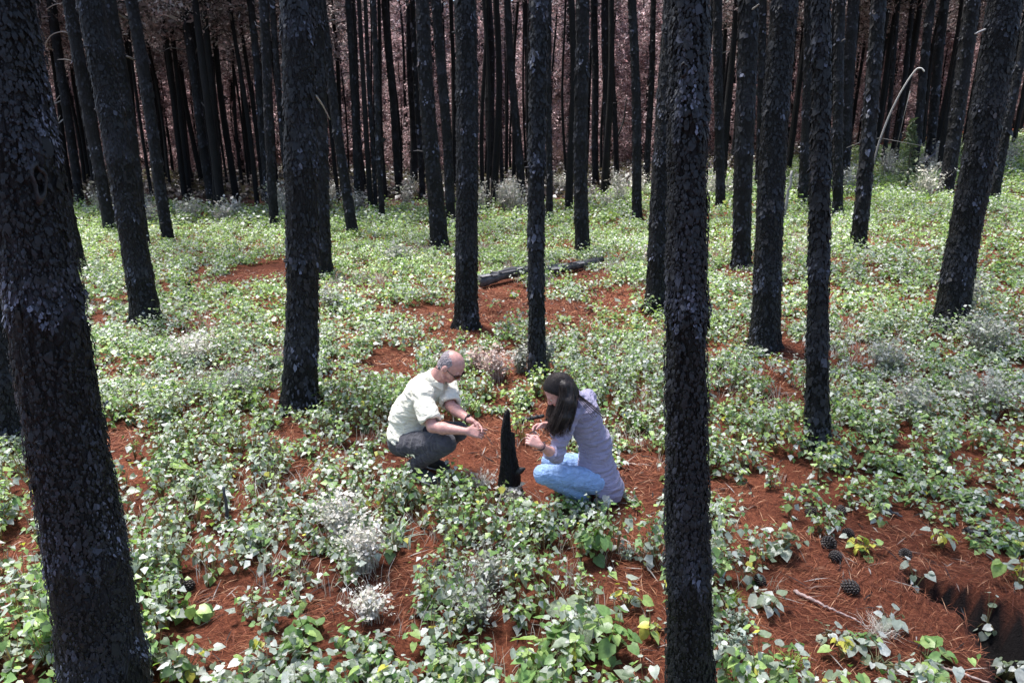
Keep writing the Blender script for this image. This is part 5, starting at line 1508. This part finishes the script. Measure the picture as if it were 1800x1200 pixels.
def build_woman():
    J = joints(dict(pel=(1050, 828, 4.38), hipL=(1046, 845, 4.30), hipR=(1060, 822, 4.46), kneeL=(955, 833, 4.17), ankL=(1024, 872, 4.26), toeL=(985, 898, 4.18),
        kneeR=(968, 812, 4.45), ankR=(1032, 856, 4.46), toeR=(992, 880, 4.40), mid=(1046, 778, 4.40), chest=(1022, 726, 4.34), up=(1010, 704, 4.31),
        shL=(1002, 727, 4.18), shR=(1032, 700, 4.46), elL=(976, 800, 4.08), wrL=(950, 783, 3.97), elR=(985, 764, 4.34), wrR=(960, 746, 4.16), head=(983, 687, 4.22)))
    base = V3((J['toeR'][0] + J['toeL'][0]) / 2, (J['toeR'][1] + J['toeL'][1]) / 2, 0); base[2] = float(height(base[0], base[1]))
    e = empty('person', base, 'woman with long dark hair crouching in mauve grey top and light blue jeans', 'person', 'two people crouching in the clearing')
    fr = head_frame(math.radians(188), math.radians(38), math.radians(-3)); fw, lf, up = fr
    allp = np.array(list(J.values())); lo = allp.min(0) - 0.20; hi = allp.max(0) + 0.18
    lat = unit(J['shL'] - J['shR']); lath = unit(J['hipL'] - J['hipR'])
    f = Field(lo, hi, 0.0095)
    f.cap(J['pel'], J['mid'], 0.13, 0.105, 0.03, side=lath, squash=0.8); f.cap(J['mid'], J['chest'], 0.105, 0.125, 0.03, side=lat, squash=0.75)
    f.cap(J['chest'], J['up'], 0.12, 0.07, 0.03, side=lat, squash=0.72)
    for s in 'RL':
        f.cap(J['up'] * .5 + J['chest'] * .5, J['sh' + s], 0.052, 0.043, 0.03)
        f.cap(J['hip' + s], J['knee' + s], 0.080, 0.052, 0.02); f.cap(J['knee' + s], J['ank' + s], 0.050, 0.034, 0.02); f.cap(J['ank' + s], J['toe' + s], 0.032, 0.024, 0.01)
    parts = [f.mesh()]
    hc = J['head']; f = Field(hc - 0.24, hc + 0.2, 0.0042); L = head(f, hc, fr, 0.95, True)
    f.cap(L(-0.03, 0, -0.06), J['up'], 0.046, 0.052, 0.03); f.cap(L(0.0, 0, -0.07), J['up'] + fw * 0.02, 0.040, 0.045, 0.03)
    parts.append(f.mesh()); f = arm_field(J['shL'], J['elL'], J['wrL']); arm(f, J['shL'], J['elL'], J['wrL'], 0.86)
    tipsL, thL = hand(f, J['wrL'], unit(V3(-0.80, 0.10, 0.42)), V3(-0.1, 0.75, -0.5), V3(-0.3, 0.3, 0.8), (0.55, 0.75, 0.9, 0.95), 0.86)
    parts.append(f.mesh()); f = arm_field(J['shR'], J['elR'], J['wrR']); arm(f, J['shR'], J['elR'], J['wrR'], 0.86)
    tipsR, thR = hand(f, J['wrR'], unit(V3(-0.93, -0.28, -0.05)), V3(0.1, -0.65, -0.6), V3(-0.3, -0.5, 0.7), (0.55, 0.7, 0.85, 0.9), 0.86)
    parts.append(f.mesh()); V, F = join(parts)
    col = np.broadcast_to(SKIN_W, V.shape).copy()
    q = (V - hc) @ np.stack(fr).T
    lips = (np.abs(q[:, 1]) < 0.022) & (np.abs(q[:, 2] + 0.063) < 0.010) & (q[:, 0] > 0.072)
    col[lips] = (0.45, 0.15, 0.15)
    obj('body', mesh_np('body', V, F, col, True), M_SKIN, e)
    me_, mi = mat_plain('eye_white', (0.7, 0.68, 0.66), 0.25, 0.5, 0.0), mat_plain('brown_iris', (0.03, 0.018, 0.012), 0.2, 0.5, 0.0)
    for sd in (-1, 1):
        ey = ball('eye', L(0.080, sd * 0.033, -0.001), 0.0115, me_, e)
        ball('iris', L(0.0885, sd * 0.033, -0.005), 0.0058, mi, ey)
    mh = mat_attr('dark_hair', 0.58, 0.35)
    for sd in (-1, 1):
        ribbon_tube('eyebrow', [L(0.094, sd * 0.016, 0.017), L(0.094, sd * 0.032, 0.022), L(0.082, sd * 0.048, 0.016)], [0.003, 0.0035, 0.002], (0.02, 0.014, 0.012), mh, e)
    # jeans
    mj = mat_cloth('light_jeans', (0.27, 0.40, 0.66), 0.85, 0.5, 18.0, 0.28)
    f = Field(lo, hi, 0.0075)
    f.cap(J['pel'], J['mid'] * .4 + J['pel'] * .6, 0.125, 0.105, 0.03, side=lath, squash=0.85)
    f.ell(J['pel'] + V3(0.01, 0, -0.05), np.eye(3), V3(0.10, 0.125, 0.10), 0.04)
    for s in 'RL':
        f.cap(J['hip' + s], J['knee' + s], 0.100, 0.070, 0.02); f.cap(J['knee' + s], J['ank' + s], 0.066, 0.050, 0.012)
    V, F = f.mesh(); V = cloth(V, F, 0.006, (22, 5, 8), 17, (unit(J['kneeL'] - J['hipL']), V3(0, 1, 0), V3(0, 0, 1)))
    obj('jeans', mesh_np('jeans', V, F, None, True), mj, e)
    # top: long, loose, sleeves pushed up to below the elbow
    mt = mat_cloth('mauve_top', (0.30, 0.275, 0.40), 0.85, 0.8, 13.0, 0.10, (1, 1, 3.0))
    f = Field(lo, hi, 0.0072)
    tail = J['pel'] + V3(0.055, -0.03, -0.10)
    f.cap(J['pel'], J['mid'], 0.150, 0.125, 0.04, side=lath, squash=0.88); f.cap(J['mid'], J['chest'], 0.125, 0.138, 0.04, side=lat, squash=0.82)
    f.cap(J['chest'], J['up'], 0.132, 0.078, 0.03, side=lat, squash=0.78)
    f.cap(J['pel'], tail, 0.152, 0.155, 0.03, side=lath, squash=0.8)
    for s in 'RL':
        f.cap(J['up'] * .6 + J['chest'] * .4, J['sh' + s], 0.062, 0.058, 0.03)
        f.cap(J['sh' + s], J['el' + s], 0.060, 0.053, 0.02)
        end = J['el' + s] + (J['wr' + s] - J['el' + s]) * 0.22
        f.cap(J['el' + s], end, 0.053, 0.047, 0.012)
    f.halfspace(J['pel'] + V3(0, 0, -0.115), unit(V3(-0.55, 0, -0.8)), 0.006, J['pel'] + V3(0, 0, -0.2), 0.33)
    nk = unit(L(-0.03, 0, -0.06) - J['up']); f.halfspace(J['up'] + nk * 0.035, nk, 0.004, J['up'] + nk * 0.1, 0.12)
    V, F = f.mesh()
    spine = unit(J['chest'] - J['pel'])
    V = cloth(V, F, 0.015, (19, 4, 6), 31, (unit(spine + V3(0.25, 0, 0.1)), unit(lat + V3(0, 0, .25)), unit(np.cross(spine, lat))))
    to = obj('top', mesh_np('top', V, F, None, True), mt, e)
    for s in 'LR':     # rolled cuffs
        ax = unit(J['wr' + s] - J['el' + s]); cut = J['el' + s] + ax * 0.062
        r1 = unit(np.cross(ax, V3(0.1, 0.2, 1))); r2 = np.cross(ax, r1)
        ribbon_tube('cuff', [cut + (r1 * math.cos(t) + r2 * math.sin(t)) * (0.047 + 0.003 * math.sin(t * 3)) + ax * 0.006 * math.sin(2 * t) for t in np.linspace(0, 2 * np.pi, 24)], 0.010, (0.3,) * 3, mt, to, 8, True)
    # hair: a mass over the scalp falling forward past the near cheek, with loose strands
    A = np.stack(fr)
    f = Field(hc + V3(-0.2, -0.2, -0.42), hc + V3(0.22, 0.22, 0.2), 0.005)
    f.ell(L(-0.014, 0, 0.034), A, V3(0.108, 0.088, 0.100), 0.02)
    f.ell(L(-0.065, 0, -0.03), A, V3(0.058, 0.078, 0.10), 0.03)
    f.ell(L(0.085, 0, -0.022), A, V3(0.090, 0.105, 0.098), 0.012, sub=True)
    flow = []
    side_px = [[(993, 678, 4.14), (992, 702, 4.11), (982, 728, 4.10), (970, 752, 4.12)], [(1000, 683, 4.16), (1000, 707, 4.10), (991, 732, 4.07), (980, 756, 4.09)],
               [(1006, 690, 4.20), (1006, 712, 4.12), (1000, 734, 4.07), (992, 750, 4.06)], [(980, 668, 4.32), (976, 700, 4.34), (970, 728, 4.28), (966, 750, 4.22)]]
    for ch, r in zip(side_px, (0.030, 0.034, 0.028, 0.022)):
        p = [at_y(x, y, Y * JS) for x, y, Y in ch]; flow.append(p)
        for i in range(3): f.cap(p[i], p[i + 1], r * (1 - 0.1 * i), r * (1 - 0.1 * (i + 1)) * (0.75 if i == 2 else 1), 0.025)
    V, F = f.mesh(); n = normals(V, F)
    q = (V - hc) @ A.T
    V = V + n * (0.006 * (vnoise(V[:, 0] * 130, V[:, 1] * 130, V[:, 2] * 14, 4) - 0.5))[:, None]
    cc = np.array((0.014, 0.010, 0.010)) * (0.6 + 0.9 * vnoise(V[:, 0] * 150, V[:, 1] * 150, V[:, 2] * 9, 8))[:, None]
    ho = obj('hair', mesh_np('hair', V, F, cc, True), mh, e)
    mb = MB(); rs = np.random.default_rng(44)
    for k in range(420):
        ch = flow[rs.choice(4, p=[.3, .32, .25, .13])]
        a = rs.uniform(0, 6.28); sp = rs.uniform(0.6, 1.15) * 0.032
        off = V3(math.cos(a) * sp, math.sin(a) * sp, 0)
        top_ = L(rs.uniform(-0.03, 0.05), rs.uniform(-0.02, 0.05), 0.128)
        mids = [c + off * (1 + 0.1 * i) + rs.normal(0, 0.004, 3) for i, c in enumerate(ch)]
        end = mids[-1] + V3(rs.normal(0, 0.012), rs.normal(0, 0.012), -rs.uniform(0.0, 0.06))
        pts = np.array(mids + [end])
        t = np.linspace(0, len(pts) - 1, 12)
        sm = np.stack([np.interp(t, range(len(pts)), pts[:, i]) for i in range(3)], 1)
        for _ in range(2): sm[1:-1] = (sm[:-2] + 2 * sm[1:-1] + sm[2:]) / 4
        mb.tube(sm, np.linspace(0.0022, 0.0010, 12), 3, np.array((0.018, 0.012, 0.011)) * rs.uniform(0.5, 1.8), False)
    for k in range(520):     # combed over the scalp from the parting down both sides
        sd = 1 if rs.random() < 0.75 else -1
        a0 = rs.uniform(-0.085, 0.070); pts = []
        pmax = rs.uniform(1.5, 2.1)
        for ph in np.linspace(0.06, pmax, 11):
            aa = a0 - 0.030 * ph * (1 if a0 > -0.04 else 0.3)
            k_ = math.sqrt(max(0.05, 1 - ((aa + 0.014) / 0.112) ** 2))
            rr_ = 1.015 + 0.03 * rs.random()
            pts.append(L(aa, sd * 0.090 * math.sin(min(ph, 1.7)) * k_ * rr_, 0.034 + (0.102 * math.cos(ph) if ph < 1.57 else -0.11 * (ph - 1.57)) * k_ * rr_))
        mb.tube(np.array(pts), np.linspace(0.0014, 0.0022, 11), 3, np.array((0.020, 0.0135, 0.012)) * rs.uniform(0.35, 1.9), False)
    for k in range(12):     # wisps over the back of the top
        p0 = L(-0.08, 0.02, -0.03); d = V3(rs.uniform(0.02, 0.13), rs.uniform(-0.12, 0.0), 0)
        p1 = J['up'] + V3(0.02, -0.07, 0.03) + d * 0.5; p2 = J['chest'] + V3(0.03, -0.15, 0.06) + d
        pts = np.array([p0, p1, p2]); t = np.linspace(0, 2, 10)
        sm = np.stack([np.interp(t, range(3), pts[:, i]) for i in range(3)], 1)
        for _ in range(3): sm[1:-1] = (sm[:-2] + 2 * sm[1:-1] + sm[2:]) / 4
        mb.tube(sm, 0.0022, 3, (0.03, 0.02, 0.02), False)
    st = obj('loose_strands', mb.mesh('loose_strands', True), mh, ho); st['kind'] = 'stuff'
    # bracelet on the near wrist
    ax = unit(J['wrL'] - J['elL']); r1 = unit(np.cross(ax, V3(0.1, 0.2, 1))); r2 = np.cross(ax, r1); cw = J['wrL'] - ax * 0.012
    ribbon_tube('bracelet', [cw + (r1 * math.cos(t) + r2 * math.sin(t)) * 0.0275 for t in np.linspace(0, 2 * np.pi, 20)], 0.0055, (0.05, 0.02, 0.03), mat_plain('dark_band', (0.045, 0.018, 0.03), 0.6), e, 6, True)
    msh, mso = mat_plain('black_shoe', (0.02, 0.02, 0.022), 0.6), mat_plain('black_sole', (0.03, 0.03, 0.03), 0.8)
    for s in 'RL':
        toe = J['toe' + s].copy(); toe[2] = float(height(toe[0], toe[1])) + 0.016
        an = J['ank' + s]; d = unit(V3(toe[0] - an[0], toe[1] - an[1], 0)); heel = V3(an[0], an[1], 0) - d * 0.04; heel[2] = max(an[2] - 0.07, float(height(heel[0], heel[1])) + 0.018)
        shoe(e, heel, heel + unit(toe - heel) * 0.235, msh, mso, 0.9)
    return J, tipsL, tipsR, thL, thR
man = build_man()
woman = build_woman()
def twig_between(a, b, over, r, label, col=(0.05, 0.035, 0.03), name='held_twig'):
    d = unit(b - a)
    pts = [a - d * over, (a + b) / 2 + V3(0, 0, 0.004), b + d * over]
    mb = MB(); mb.tube(pts, [r, r * 0.9, r * 0.6], 6, col)
    tag(obj(name, mb.mesh(name, True), M_WOOD), label, 'twig')
twig_between((man[1][0] + man[3]) / 2, (man[2][0] + man[4]) / 2, 0.03, 0.004, 'small twig held between the man\'s fingertips', (0.16, 0.11, 0.08))
twig_between((woman[1][0] + woman[3]) / 2, (woman[2][0] + woman[4]) / 2, 0.02, 0.0045, 'thin dark twig held between the woman\'s hands')
